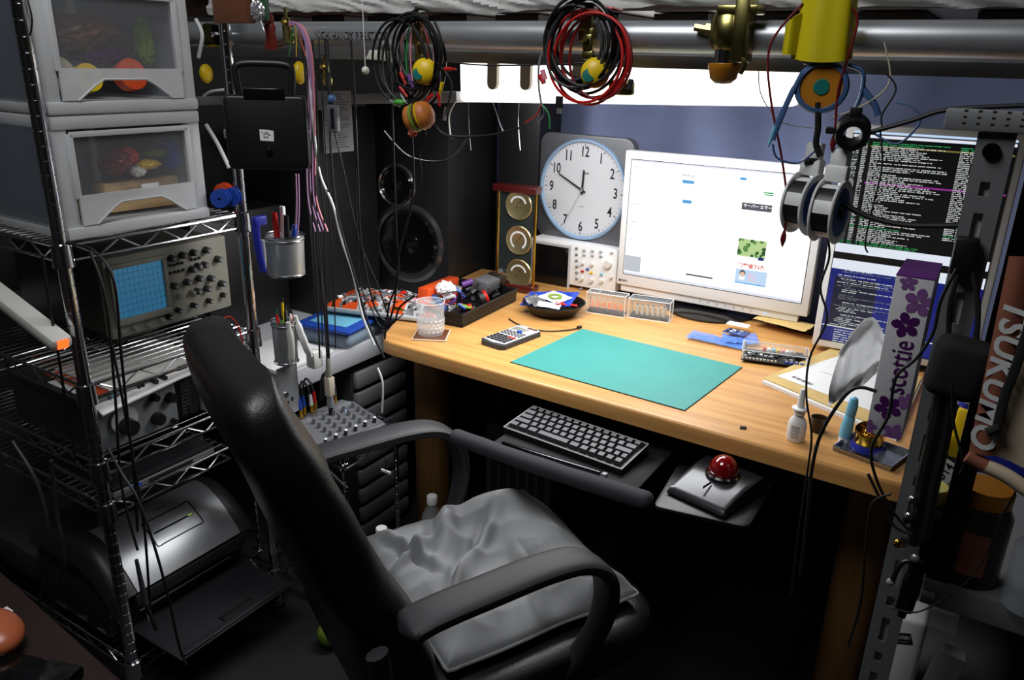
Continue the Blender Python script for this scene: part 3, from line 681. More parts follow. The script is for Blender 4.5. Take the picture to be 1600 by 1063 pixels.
# black bowl with bags
g = on(857, 494)
t = thing('bowl', 'shallow black bowl full of blue packets behind the calculator', 'bowl', (g.x, g.y + .03, DZ + .0004))
MB().lathe([(0, 0), (.05, 0), (.066, .006), (.086, .032), (.091, .036), (.088, .037), (.083, .033), (.064, .009), (0, .006)], 'black', None, 48).build('bowl_body', t)
bp = Vector(t.location)
def sheet(c, w, h, mt, rot, amp=.004, seed=0, thick=.0006, mb=None):
    m = mb or MB(); M = Matrix.Translation(Vector(c)) @ Euler(rot).to_matrix().to_4x4()
    m.grid(lambda u, v: ((u - .5) * w, (v - .5) * h, amp * nz(u * 3 + seed, v * 3, seed) + amp * .5 * nz(u * 9, v * 9, seed)), 16, 12, mt, thick, M); return m
sheet(bp + Vector((-.015, -.0, .042)), .15, .105, 'blue_clear', (.12, -.1, .2), .009, 1).build('antistatic_bag', None, 'shiny blue antistatic bag spread across the black bowl', 'bag')
sheet(bp + Vector((-.04, -.035, .040)), .07, .05, 'foil', (.1, .1, -.5), .008, 4).build('foil_packet', None, 'silver foil packet at the left of the black bowl', 'packet')
m = sheet(bp + Vector((.005, -.005, .051)), .085, .06, 'paper', (.14, 0, -.35), .002, 2)
M = Matrix.Translation(bp + Vector((.005, -.005, .0535))) @ Euler((.14, 0, -.35)).to_matrix().to_4x4()
m.lathe([(.024, 0), (.012, 0)], 'lettuce', M @ Matrix.Diagonal((1, .75, 1, 1)), 30); m.build('paper_card', None, 'white card printed with a yellow-green ring on top of the bowl', 'card')
sheet(bp + Vector((.055, -.028, .045)), .06, .016, 'red', (.1, .1, .5), .003, 7).build('red_strip', None, 'narrow red and black strip at the right rim of the bowl', 'strip')
sheet(bp + Vector((.012, -.052, .040)), .07, .02, 'white', (.5, 0, .1), .003, 8).build('white_strip', None, 'white paper strip at the front rim of the bowl', 'strip')
m = MB()
for k in range(3): m.box(on(815 + k * 8, 480) + Vector((0, .04, .02 + .003 * k)), (.014, .022, .028), 'bin_clear', bev=.003, rot=(.1, .2, k * .5))
m.build('clear_bag', None, 'small clear plastic bags crumpled left of the black bowl', 'bag')

# glass weather station with three dials
WY = .395
a = P(776, 285, 'y', WY); b = P(842, 290, 'y', WY); zb = DZ + .0003
t = thing('weather_station', 'glass weather station with three gilt dials and mahogany top and base', 'weather station', ((a.x + b.x) / 2, WY, zb), .05)
hw = (b.x - a.x) / 2; Ht = a.z - zb
MB().b2((-hw, -.022, Ht - .022), (hw, .022, Ht), 'mahogany', bev=.003).build('top', t); MB().b2((-hw, -.022, 0), (hw, .022, .022), 'mahogany', bev=.003).build('base', t)
MB().b2((-hw + .014, -.003, .022), (hw - .014, .0, Ht - .022), 'glass_pane').build('glass_panel', t)
for s in (-1, 1): MB().cyl((s * (hw - .01), 0, .022), (s * (hw - .01), 0, Ht - .022), .0045, 'gold', n=14).build('pillar', t)
for py in (321, 376, 428):
    q = P(809, py, 'y', WY - .012); z = q.z - zb; x = q.x - t.location.x
    M = at(FRONT, (x, -.004, z))
    o = MB().lathe([(.0, 0), (.044, 0), (.0455, .004), (.043, .007), (.041, .006), (0, .006)], 'dial_gold', M, 44).build('dial', t)
    a0, a1 = (.25, PI - .25) if py != 376 else (-1.0, PI + 1.0)
    m = MB(); m.lathe([(.023, .0066), (.029, .0066)], 'white', M, 30, a0, a1); m.build('scale', o)
    m = MB(); m.tube([M @ Vector((-.008, -.011, .0075)), M @ Vector((.012, .018, .0075))], .0007, 'ink', smooth=0); m.ball(M @ Vector((0, 0, .008)), .002, 'gold', n=8); m.build('needle', o)

# digital oscilloscope behind, clock on top
OY = .52
a = P(835, 377, 'y', OY); b = P(966, 388, 'y', OY); c = P(966, 460, 'y', OY)
x0, x1 = P(832, 440, 'y', OY).x - .01, b.x; z0, z1 = DZ + .01, (a.z + b.z) / 2 + .003
t = thing('digital_oscilloscope', 'white digital oscilloscope with a dark screen under the wall clock', 'oscilloscope', ((x0 + x1) / 2, OY, DZ))
L0 = Vector(t.location)
def om(x, z, y=0): return Vector((x - L0.x, y, z - L0.z))
m = MB(); m.b2(om(x0, z0), om(x1, z1, .12), 'white', bev=.006); m.build('housing', t)
for s in (x0 + .02, x1 - .03): MB().b2(om(s, DZ, .01), om(s + .015, z0 + .002, .11), 'darkgrey').build('foot', t)
p0 = P(838, 447, 'y', OY); p1 = P(889, 388, 'y', OY)
xs1 = p1.x; MB().b2(om(x0 + .012, p0.z, -.0015), om(xs1, p1.z, .001), 'black_gloss').build('display', t, 'dark switched-off display')
MB().b2(om(x0 + .004, p0.z - .01, -.0008), om(xs1 + .008, p1.z + .008, .001), 'lightgrey').build('display_frame', t)
def opx(px, py): q = P(px, py, 'y', OY - .002); return om(q.x, q.z)
rs = random.Random(2)
for i in range(6):
    q = opx(901, 388 + i * 9.5); MB().box(q + Vector((0, -.003, 0)), (.009, .005, .006), 'grey', bev=.001).build('soft_key', t)
for px, py, mt in ((913, 391, 'lightgrey'), (926, 392, 'lightgrey'), (939, 393, 'lightgrey'), (956, 395, 'lightgrey'), (913, 398, 'lightgrey'), (926, 399, 'lightgrey'), (939, 400, 'lightgrey'), (910, 424, 'red'), (918, 421, 'blue'), (924, 426, 'yellow'), (940, 429, 'lightblue')):
    MB().box(opx(px, py) + Vector((0, -.003, 0)), (.010, .005, .006), mt, bev=.001).build('button', t, None if mt == 'lightgrey' else mt + ' channel button')
for px, py, r in ((950, 413, .0135), (910, 411, .006), (925, 413, .006), (909, 435, .007), (924, 438, .007), (940, 439, .006), (955, 433, .005)):
    q = opx(px, py); MB().cyl(q, q + Vector((0, -.012, 0)), r, 'offwhite', r1=r * .85, n=24).build('knob', t)
for px, py in ((908, 452), (922, 455), (938, 457)): 
    q = opx(px, py); MB().cyl(q, q + Vector((0, -.013, 0)), .0055, 'silver', n=16).build('connector', t)
# clock
CY = .575; cq = P(911, 297, 'y', CY); CR = .153
t = thing('wall_clock', 'round-faced wall clock in a square grey body propped on the oscilloscope', 'clock', (cq.x, CY, cq.z), (-.02, 0, -.06))
m = MB(); h = .167
poly = []
for cx, cz, s in ((h, h, 0), (-h, h, 1), (-h, -h, 2), (h, -h, 3)):
    r = .035; sx = 1 if cx > 0 else -1; sz = 1 if cz > 0 else -1
    for k in range(6):
        an = s * PI / 2 + k * PI / 10; poly.append((cx - sx * r + r * math.cos(an), cz - sz * r + r * math.sin(an)))
m.prism(poly, -.03, 0, 'clock_body', FRONT, bev=.004); m.build('clock_case', t)
MB().lathe([(CR + .004, 0), (CR + .002, .010), (CR - .004, .011), (CR - .008, .003)], 'clock_ring', FRONT, 72).build('bezel', t, 'pale blue ring around the dial')
face = MB().disc(CR - .006, 'clock_face', FRONT, .002, 72).build('clock_dial', t)
m = MB()
for h_ in range(12):
    a0 = PI / 2 - (h_ + 0) * PI / 6; rr_ = CR - .037
    if True: m.text(str(h_ if h_ else 12), .044, FRONT @ Matrix.Translation((rr_ * math.cos(a0), rr_ * math.sin(a0), .0026)), 'ink', ex=0, bold=.0007, sx=.72)
m.build('numeral', face)
m = MB()
for k in range(60):
    a0 = k * PI / 30; r1 = CR - .011; r0 = r1 - (.006 if k % 5 else .009); wd = .0005 if k % 5 else .0012
    M = FRONT @ Matrix.Rotation(a0, 4, 'Z'); m.quad(M, r0, -wd, r1, wd, 'ink', .0026)
m.build('minute_marks', face)
m = MB(); m.text('CASIO', .008, FRONT @ Matrix.Translation((.008, .052, .0026)), 'ink', ex=0, bold=.0002); m.text('QUARTZ', .005, FRONT @ Matrix.Translation((0, -.052, .0026)), 'ink_grey', ex=0); m.build('lettering', face)
for nm, ang, L, wd, mt, z in (('hour_hand', math.radians(2), .062, .0042, 'ink', .006), ('minute_hand', math.radians(-64), .098, .0032, 'ink', .008), ('second_hand', math.radians(207), .102, .0009, 'grey', .0095)):
    m = MB(); M = FRONT @ Matrix.Rotation(-ang, 4, 'Z'); m.add([(-wd, -.014, z), (wd, -.014, z), (wd * .7, L, z), (-wd * .7, L, z)], [(0, 1, 2, 3)], mt, M)
    m.lathe([(0, z + .001), (.005, z + .001), (.005, z - .001)], mt, FRONT, 16); m.build(nm, t)

# nixie clock and tube box in acrylic
def acrylic_box(name, label, px0, px1, pyb, hgt, dep, yaw, tube_fn):
    a, b = on(px0, pyb[0]), on(px1, pyb[1]); w_ = (b - a).length; c = (a + b) / 2; ang = math.atan2((b - a).y, (b - a).x)
    t = thing(name, label, 'display tube box', (c.x, c.y, DZ + .0004), ang)
    m = MB(); e = .003; w = w_ / 2
    for q in (((-w, 0, 0), (w, e, hgt)), ((-w, dep - e, 0), (w, dep, hgt)), ((-w, e, 0), (-w + e, dep - e, hgt)), ((w - e, e, 0), (w, dep - e, hgt)), ((-w, 0, hgt), (w, dep, hgt + e))): m.b2(q[0], q[1], 'acrylic')
    m.build('case', t, 'clear acrylic case')
    m = MB()
    for x in (-w, w):
        for y in (0, dep): m.cyl((x, y, 0), (x, y, hgt + e), .0013, 'acrylic_edge', n=6)
    for z in (0, hgt + e):
        for y in (0, dep): m.cyl((-w, y, z), (w, y, z), .0011, 'acrylic_edge', n=6)
        for x in (-w, w): m.cyl((x, 0, z), (x, dep, z), .0011, 'acrylic_edge', n=6)
    m.build('case_edge', t)
    MB().b2((-w + .004, .006, .003), (w - .004, dep - .006, .008), 'darkgrey').build('circuit_board', t)
    tube_fn(t, w, dep, hgt); return t
def nix(t, w, dep, h):
    for i, ch in enumerate('234856'):
        x = (-2.5 + i) * w * .30
        o = MB().cyl((x, dep * .45, .008), (x, dep * .45, h * .72), w * .13, 'acrylic', n=20).ball((x, dep * .45, h * .72), (w * .13, w * .13, w * .12), 'acrylic', n=14).build('nixie_tube', t)
        MB().text(ch, h * .42, at(FRONT, (x, dep * .45 - w * .1, h * .42)), 'neon', ex=.0003, bold=.0004, sx=.8).build('glowing_digit', o, 'orange glowing digit ' + ch)
acrylic_box('nixie_clock', 'clear box with six glowing orange digit tubes beside the bowl', 915, 975, (488, 497), .058, .040, 0, nix)
def vfd(t, w, dep, h):
    for i in range(6):
        x = (-2.5 + i) * w * .26
        o = MB().cyl((x, dep * .5, .008), (x, dep * .5, h * .62), w * .11, 'beige', n=18).build('tube', t)
        MB().cyl((x, dep * .5, h * .62), (x, dep * .5, h * .8), w * .07, 'silver', r1=w * .02, n=12).build('tube_tip', o)
acrylic_box('tube_box', 'clear box with six unlit brown tubes left of the monitor foot', 981, 1045, (496, 505), .053, .048, 0, vfd)

# blue bag with circuit board
q = on(1120, 535)
m = sheet((q.x + .0, q.y, DZ + .008), .15, .06, 'plastic_bag', (0.04, 0.02, .02), .007, 12); sheet((q.x + .05, q.y + .035, DZ + .012), .09, .07, 'plastic_bag', (.05, -.05, .4), .008, 15, mb=m)
m.build('plastic_bag', None, 'creased translucent blue bag lying open between mat and monitor', 'bag')
q = on(1150, 521, .735)
t = thing('circuit_board', 'small blue circuit board lying on the translucent blue bag', 'circuit board', (q.x, q.y, .737), -.15)
MB().b2((-.03, -.02, 0), (.03, .02, .0018), 'pcb').build('board', t); rs = random.Random(4)
m = MB()
for i in range(16): x, y = rs.uniform(-.026, .02), rs.uniform(-.016, .014); m.b2((x, y, .0018), (x + rs.uniform(.003, .009), y + rs.uniform(.002, .005), .0035), rs.choice(['silver', 'ink', 'white', 'offwhite']))
m.build('components', t)
sheet(on(1150, 510, .74) + Vector((0, .02, 0)), .06, .03, 'white', (.05, 0, -.05), .002, 20).build('white_label', None, 'white paper label half under the blue circuit board', 'paper')

# clear-cased development board
a, b = on(1157, 566), on(1262, 580); c = (a + b) / 2; ang = math.atan2((b - a).y, (b - a).x); w = (b - a).length / 2; dep = .085
t = thing('development_board', 'electronics board with buttons under a clear acrylic cover right of the mat', 'circuit board', (c.x, c.y, DZ + .0004), ang)
MB().b2((-w, 0, .006), (w, dep, .0085), 'ink').build('board', t)
for x in (-w + .004, w - .004):
    for y in (.004, dep - .004): MB().cyl((x, y, 0), (x, y, .03), .003, 'acrylic_edge', n=10).build('standoff', t)
MB().b2((-w, .012, .026), (w, dep, .0285), 'acrylic').build('cover', t, 'clear acrylic cover')
m = MB()
for x in (-w, w): m.cyl((x, .012, .0285), (x, dep, .0285), .001, 'acrylic_edge', n=6)
for y in (.012, dep): m.cyl((-w, y, .0285), (w, y, .0285), .001, 'acrylic_edge', n=6)
m.build('cover_edge', t)
for i in range(9): m = MB(); x = -w + .01 + i * .0085; m.b2((x, .003, .0085), (x + .005, .009, .0125), 'ivory'); m.b2((x, .010, .0085), (x + .005, .013, .015), 'ink'); m.build('slide_switch', t)
for i in range(4): x = w - .055 + i * .012; MB().b2((x, .003, .0085), (x + .009, .011, .0135), 'blue', bev=.0005).cyl((x + .0045, .007, .0135), (x + .0045, .007, .0155), .0025, 'lightgrey', n=10).build('push_button', t)
for i, mt in enumerate(['red', 'white', 'lightblue', 'yellow', 'pink', 'white', 'lightgrey']): x = -.03 + i * .011; MB().b2((x, dep - .02, .0085), (x + .009, dep - .006, .02), mt, bev=.001).build('connector', t, mt + ' connector')
rs = random.Random(9); m = MB()
for i in range(40): x, y = rs.uniform(-w + .005, w - .015), rs.uniform(.018, dep - .028); m.b2((x, y, .0085), (x + rs.uniform(.003, .012), y + rs.uniform(.003, .012), .0085 + rs.uniform(.001, .004)), rs.choice(['ink', 'silver', 'white', 'midgrey', 'ink']))
m.build('components', t)
MB().b2((w - .03, dep - .05, .0085), (w - .012, dep - .02, .021), 'ink').build('socket', t)

# black keyboard behind and yellow envelope
q = on(1250, 518)
t = thing('compact_keypad', 'black keypad lying half hidden under the yellow envelope', 'keypad', (q.x, q.y + .02, DZ + .0004), -.2)
MB().b2((-.06, -.03, 0), (.07, .05, .012), 'black', bev=.002).build('case', t)
for i in range(6):
    for j in range(3): MB().box((-.045 + i * .019, -.018 + j * .018, .015), (.015, .014, .007), 'darkgrey', bev=.0015).build('key', t)
m = sheet(on(1225, 503, .745) + Vector((0, .0, 0)), .15, .07, 'kraft', (.03, .0, -.2), .002, 30); m.build('envelope', None, 'yellow envelope lying under the monitor on the keypad', 'envelope')
# papers at right
def flat_poly(pts, z, h, mt): return MB().prism([(on(*p, z).x, on(*p, z).y) for p in pts], z, z + h, mt)
flat_poly([(1190, 600), (1400, 690), (1440, 600), (1290, 560)], DZ + .0004, .008, 'paper').build('magazine', None, 'thin white magazine at the bottom of the paper pile right of the mat', 'magazine')
flat_poly([(1193, 592), (1400, 680), (1440, 590), (1300, 545)], DZ + .0094, .002, 'kraft').build('envelope', None, 'large tan envelope under the printed letter right of the mat', 'envelope')
m = flat_poly([(1214, 588), (1395, 655), (1430, 585), (1325, 552)], DZ + .0118, .0006, 'paper')
for i in range(12):
    q = on(1240 + i * 2.6, 589 + i * 1.1, DZ + .0125); m.box(q, (.0022 if i % 3 else .004, .012, .0002), 'ink', rot=(0, 0, -.35))
for i in range(7):
    q = on(1290 + i * 9, 588 + i * 3 - 5, DZ + .0125); m.box(q, (.03, .0012, .0002), 'ink_grey', rot=(0, 0, -.35))
m.build('letter', None, 'white letter with a black bar code on top of the tan envelope', 'letter')

# nasal spray, dark cup, chip
q = on(1241, 690)
t = thing('nasal_spray', 'small white nasal spray bottle at the front right of the desk', 'spray bottle', (q.x, q.y + .006, DZ + .0004)); t.scale = (1.17, 1.17, 1.17)
MB().lathe([(0, 0), (.0135, 0), (.015, .003), (.015, .03), (.0125, .038), (.008, .044), (.008, .05), (0, .05)], 'white', Matrix.Diagonal((1, .8, 1, 1)), 32).build('bottle', t)
MB().lathe([(.009, .048), (.0095, .056), (.013, .057), (.013, .059), (.006, .061), (.0045, .085), (.0035, .092), (0, .093)], 'white', None, 28).build('nozzle', t)
m = MB()
for i in range(6):
    z = .028 - i * .0038
    for k in range(7):
        a0 = -PI / 2 + .6 - .13 * k - .25; m.box((.0152 * math.cos(a0), .0122 * math.sin(a0), z), (.0014, .0006, .0012 if i else .002), 'ink_grey', rot=(0, 0, a0 + PI / 2))
m.build('label_print', t)
q = on(1262, 680)
MB().lathe([(0, 0), (.014, 0), (.0165, .026), (.0165, .03), (.015, .03), (.013, .003), (0, .003)], 'amber_glass', None, 30).build('cup', None, 'small dark brown cup just behind the white spray bottle', 'cup', loc=(q.x + .012, q.y + .03, DZ + .0004))
m = MB(); m.box((0, 0, .002), (.012, .007, .004), 'ink', rot=(0, 0, .4), bev=.0005)
for i in range(3): m.box((-.005 + i * .004, -.005, .0012), (.0012, .004, .0008), 'silver', rot=(0, 0, .4))
m.build('microchip', None, 'tiny black chip lying alone near the desk front edge', 'electronic part', loc=tuple(on(1161, 670) + Vector((0, 0, .0004))))

# blue marker/glue stick, tray, tip cleaner
q = on(1316, 694)
t = thing('correction_pen', 'light blue and white capped pen standing left of the gold tip cleaner', 'pen', (q.x, q.y + .01, DZ + .0004), (0, .06, 0))
MB().lathe([(0, 0), (.0105, 0), (.0105, .03), (.009, .05), (0, .052)], 'white', None, 24).build('barrel', t)
MB().lathe([(.0, .012), (.0112, .012), (.0118, .03), (.0105, .052), (.0085, .058), (0, .058)], 'lightblue', None, 24).build('grip', t)
MB().lathe([(.0085, .057), (.0098, .06), (.0098, .08), (.007, .094), (0, .098)], 'lightblue', None, 24).build('cap', t)
a, b, c = on(1303, 704), on(1405, 742), on(1322, 684)
ang = math.atan2((b - a).y, (b - a).x); 
t = thing('metal_tray', 'small steel tray at the desk corner holding the tip cleaner', 'tray', (a.x, a.y, DZ + .0004), ang)
MB().b2((0, 0, 0), (.105, .09, .002), 'steel').build('tray_base', t); m = MB(); m.tube([(-.002, -.002, .009), (.107, -.002, .009), (.107, .092, .009), (-.002, .092, .009)], .0018, 'chrome', closed=True, smooth=0)
for p0, p1 in (((-.002, -.002), (.107, 0)), ((-.002, 0), (0, .092)), ((.105, 0), (.107, .092)), ((0, .09), (.107, .092))): m.b2((*p0, 0), (*p1, .009), 'steel')
m.build('rim', t)
TT = Matrix.Translation(t.location) @ Matrix.Rotation(ang, 4, 'Z')
q = TT @ Vector((.042, .05, .003))
t = thing('tip_cleaner', 'gold cup of brass wool in a dark blue base on the steel tray', 'soldering tip cleaner', q)
MB().lathe([(0, 0), (.031, 0), (.032, .006), (.029, .013), (0, .013)], 'deepblue', None, 36).build('base', t)
Mt = Matrix.Translation((0, .002, .014)) @ Euler((.35, -.12, 0)).to_matrix().to_4x4()
MB().lathe([(0, -.004), (.026, -.002), (.027, .012), (.024, .026), (.0245, .031), (.0225, .033), (.019, .031), (.02, .024), (.02, .018)], 'gold', Mt, 40).build('cup', t)
m = MB(); rs = random.Random(8)
for i in range(26):
    pts = [Mt @ Vector((rs.uniform(-.016, .016), rs.uniform(-.016, .016), .018 + rs.random() * .01)) for k in range(5)]
    m.tube(pts, .0006, 'gold', k=4)
m.build('brass_wool', t)
q = TT @ Vector((.085, .03, .003)); m = MB(); m.lathe([(0, 0), (.02, .001), (.021, .006), (.015, .013), (0, .016)], 'bin_clear', Matrix.Diagonal((1.1, .8, 1, 1)), 28); m.build('plastic_lid', None, 'milky clear plastic lid lying in the corner of the steel tray', 'dish', loc=tuple(q))  # small domed lid of clear plastic

# cable resting on the desk along the bowl to the mat
m = MB(); m.tube([on(795, 500) + Vector((0, 0, .003)), on(815, 511) + Vector((0, 0, .003)), on(850, 519) + Vector((0, 0, .003)), on(885, 518) + Vector((0, 0, .003)), on(904, 515) + Vector((0, 0, .004))], .0018, 'cable')
m.cyl(on(902, 515) + Vector((0, 0, .006)), on(908, 514) + Vector((0, 0, .006)), .004, 'ink', n=10); m.build('cable', None, 'thin black cable lying from the bowl to the mat corner', 'cable')

# ================================================================== keyboard tray
q0, q1 = P(705, 680, 'z', .66), P(1020, 785, 'z', .66)
t = thing('keyboard_tray', 'black under-desk keyboard tray with a long foam wrist rest', 'keyboard tray', (0, -.35, .60))
m = MB(); m.b2((-.14, -.05, .022), (.2, .2, .03), 'black_matte', bev=.004); m.build('tray_plate', t)
MB().b2((-.11, -.035, .031), (.12, -.028, .044), 'dark_chrome', bev=.002).b2((.125, -.036, .032), (.134, -.026, .043), 'silver').build('height_bar', t, 'dark metal bar along the tray front')
m = MB(); pts = []
A = q0 - t.location; B = q1 - t.location; sec = []; n = 20
for u in [0, .001, .003, .006, .011, .018, .027, .035] + [.035 + .93 * i / 26 for i in range(1, 27)] + [.973, .982, .989, .994, .997, .999, 1]:
    p = A.lerp(B, u); e = min(1, math.sqrt(max(0, min(u, 1 - u) / .035 * (2 - min(1, min(u, 1 - u) / .035)))) + .02) if min(u, 1 - u) < .035 else 1
    r = .0165 * e * (1 + .08 * nz(u * 9, 2)); p = p + Vector((0, 0, -.004 * math.sin(PI * u)))
    sec.append([p + Vector((0, math.cos(2 * PI * k / n) * r * 1.15, math.sin(2 * PI * k / n) * r)) for k in range(n)])
rings(sec, 'foam_grey', m); m.build('wrist_rest', t, 'dark foam wrist rest roll')
MB().b2((-.02, .2, .03), (.02, .5, .05), 'black').b2((-.02, .45, .03), (.02, .5, .088), 'black').build('arm', t)
a, b, c, d = P(1020, 788, 'z', .63), P(1170, 822, 'z', .63), P(1215, 745, 'z', .63), P(1060, 722, 'z', .63)
poly = [(p.x, p.y + .35) for p in (a, b, c, d)]
m = MB(); cx = sum(p[0] for p in poly) / 4; cy = sum(p[1] for p in poly) / 4
rp = []
for i in range(4):
    p = Vector((*poly[i], 0)); pv = Vector((*poly[i - 1], 0)); nx = Vector((*poly[(i + 1) % 4], 0)); A_ = p + (pv - p).normalized() * .02; B_ = p + (nx - p).normalized() * .02
    for k in range(6): u = k / 5; rp.append(((1 - u) ** 2 * A_ + 2 * u * (1 - u) * p + u * u * B_)[:2])
m.prism(rp, .020, .0265, 'black', bev=.002); m.build('mouse_platform', t)
# keyboard
K = [P(832, 628, 'z', .655), P(1008, 688, 'z', .655), P(975, 735, 'z', .655), P(790, 670, 'z', .655)]
kc = sum(K, Vector()) / 4; kx = (K[1] - K[0] + K[2] - K[3]); ka = math.atan2(kx.y, kx.x); KW, KD = .296, .112
t = thing('keyboard', 'compact dark keyboard with grey keys on the pull-out tray', 'keyboard', (kc.x, kc.y, .6305), (0, 0, ka))
mb = MB(); mb.add([(-KW / 2, -KD / 2, 0), (KW / 2, -KD / 2, 0), (KW / 2, KD / 2, 0), (-KW / 2, KD / 2, 0), (-KW / 2, -KD / 2, .014), (KW / 2, -KD / 2, .014), (KW / 2, KD / 2, .026), (-KW / 2, KD / 2, .026)], [(3, 2, 1, 0), (4, 5, 6, 7), (0, 1, 5, 4), (1, 2, 6, 5), (2, 3, 7, 6), (3, 0, 4, 7)], 'black')
mb.build('case', t)
sl = math.atan2(.012, KD); KM = Matrix.Translation((0, 0, .020)) @ Matrix.Rotation(sl, 4, 'X')
m = MB()
for a_, b_ in (((-1, -1), (1, -1)), ((1, -1), (1, 1)), ((1, 1), (-1, 1)), ((-1, 1), (-1, -1))): m.cyl(KM @ Vector((a_[0] * KW / 2, a_[1] * KD / 2, .0006)), KM @ Vector((b_[0] * KW / 2, b_[1] * KD / 2, .0006)), .0013, 'lightgrey', n=6)
m.build('case_rim', t, 'light rim line of the keyboard')
def key_mesh(w_):
    m = MB(); b_, t_ = .5, .36; hw_, d_ = w_ / 2, .0088
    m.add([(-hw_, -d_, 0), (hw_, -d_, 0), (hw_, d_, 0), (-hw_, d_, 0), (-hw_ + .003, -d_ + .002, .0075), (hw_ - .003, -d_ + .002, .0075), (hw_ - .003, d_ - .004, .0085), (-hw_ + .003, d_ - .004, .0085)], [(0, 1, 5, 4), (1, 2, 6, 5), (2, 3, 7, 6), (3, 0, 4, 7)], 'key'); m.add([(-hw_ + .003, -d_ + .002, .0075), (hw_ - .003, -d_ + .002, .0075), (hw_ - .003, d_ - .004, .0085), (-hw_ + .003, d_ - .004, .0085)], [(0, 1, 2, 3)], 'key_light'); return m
rows = [[1] * 15, [1.5] + [1] * 12 + [1.5], [1.8] + [1] * 11 + [2.2], [2.2] + [1] * 10 + [1, .9, .9], [1.2, 1.2, 1.3, 4.0, 1.3, 1.1, 1, 1, 1, 1]]
protos = {}
for j, row in enumerate(rows):
    tot = sum(row); u = (KW - .012) / tot; x = -KW / 2 + .006
    for w_ in row:
        kw = round(w_ * u - .0012, 4)
        if kw not in protos: protos[kw] = key_mesh(kw).build('key', t, smooth=False); o = protos[kw]
        else: o = protos[kw].copy(); COL.objects.link(o); o.parent = t
        o.matrix_basis = KM @ Matrix.Translation((x + w_ * u / 2, KD / 2 - .016 - j * .0196, .001)); x += w_ * u
# trackball
q = P(1120, 765, 'z', .64)
t = thing('trackball_mouse', 'dark metallic trackball mouse with a glossy red ball', 'trackball', (q.x - .005, q.y + .01, .6285), -.22)
def tb(u, v):
    x = (u - .5) * .125 * (1 + .08 * (v)); y = (v - .5) * .15
    e = min(u, 1 - u, v, 1 - v); 
    return (x, y, (.010 + .022 * math.sin(min(1, v * 1.15 + .05) * PI / 2)) * min(1, .35 + (e / .04) ** .5 * .65) if e > 0 else .004)
m = MB(); m.grid(tb, 30, 34, 'trackball_grey'); m.b2((-.0625, -.074, 0), (.0625, .074, .006), 'black', bev=.002); m.build('body', t)
MB().lathe([(.030, .028), (.034, .032), (.031, .036), (.028, .034)], 'chrome', Matrix.Translation((0, .022, 0)), 40).build('scroll_ring', t)
MB().ball((0, .022, .042), .0275, 'ball_red', n=40).build('ball', t, 'glossy dark red ball')
MB().b2((-.0004, -.05, .0265), (.0004, -.02, .0315), 'ink').build('button_gap', t)
# ================================================================== drawer units on the top shelf
def drawer_unit(name, label, z0, h, y0, y1, xf, depth, shade):
    t = thing(name, label, 'storage drawer', (xf - depth / 2, (y0 + y1) / 2, z0))
    w = (y1 - y0) / 2; d = depth / 2; ft = 'bin_milky'
    m = MB(); m.b2((-d, -w, 0), (d + .006, w, .022), ft, bev=.004); m.b2((-d, -w, h - .024), (d + .004, w, h), ft, bev=.004)
    for s in (-1, 1):
        m.b2((d - .02, s * w - s * .03, .02), (d, s * w, h - .02), ft, bev=.003); m.b2((-d, s * w - s * .02, .02), (-d + .02, s * w, h - .02), ft, bev=.003)
        m.b2((-d + .02, s * w - s * .004, .02), (d - .02, s * w, h - .02), 'bin_side')
    m.b2((-d, -w, .02), (-d + .004, w, h - .02), 'bin_side'); m.build('frame', t)
    dr = MB(); b = w - .032; zb, zt = .024, h - .032
    dr.b2((-d + .03, -b, zb), (d - .004, b, zb + .004), 'bin_clear')
    for s in (-1, 1): dr.b2((-d + .03, s * b - s * .003, zb), (d - .004, s * b, zt), 'bin_clear')
    dr.b2((d - .004, -b, zb + .055), (d - .001, b, zt), 'bin_clear')
    o = dr.build('drawer', t, 'clear drawer')
    # front lower lip with the arched hand grip cut in it
    F_ = at(RIGHT, (d, 0, 0)); g = .085
    arch = [(-g - .012, zb), (-g * .72, zb + .026), (-g * .5, zb + .036), (g * .5, zb + .036), (g * .72, zb + .026), (g + .012, zb)]
    m = MB(); m.prism([(-b, zb), arch[0], *arch[1:-1], arch[-1], (b, zb), (b, zb + .055), (-b, zb + .055)], 0, .006, ft, F_)
    m.tube([F_ @ Vector((x, y, .006)) for x, y in arch], .0022, 'bin_milky', k=6, smooth=0); m.build('grip_lip', o)
    m = MB()
    for y in (-b, b): m.b2((d - .001, y - .006, zb + .05), (d + .004, y + .006, zt), ft, bev=.001)
    m.b2((d - .001, -b, zt - .006), (d + .004, b, zt + .004), ft, bev=.001); m.build('window_frame', o)
    return t
XF = -.765; 
drawer_unit('storage_drawer', 'lower milky clear storage drawer on the top rack shelf with wood blocks inside', 1.069, .222, -.865, -.555, XF, .40, 0)
drawer_unit('storage_drawer', 'upper milky clear storage drawer stacked on the lower one with orange spools inside', 1.293, .24, -.865, -.555, XF, .40, 0)
for i, (x, y, z, s) in enumerate(((-.83, -.70, 1.112, (.05, .20, .026)), (-.85, -.66, 1.142, (.045, .17, .024)))):
    MB().box((x, y, z), s, 'block_wood', bev=.002, rot=(0, 0, -.1 + i * .12)).build('wood_block', None, ['long pale wood block at the bottom of the lower drawer', 'shorter wood block lying on top of the other in the lower drawer'][i], 'wood block')
MB().box((-.802, -.66, 1.142), (.002, .04, .014), 'paper', rot=(0, 0, .05)).build('paper_label', None, 'small white label standing in front of the wood blocks', 'label')
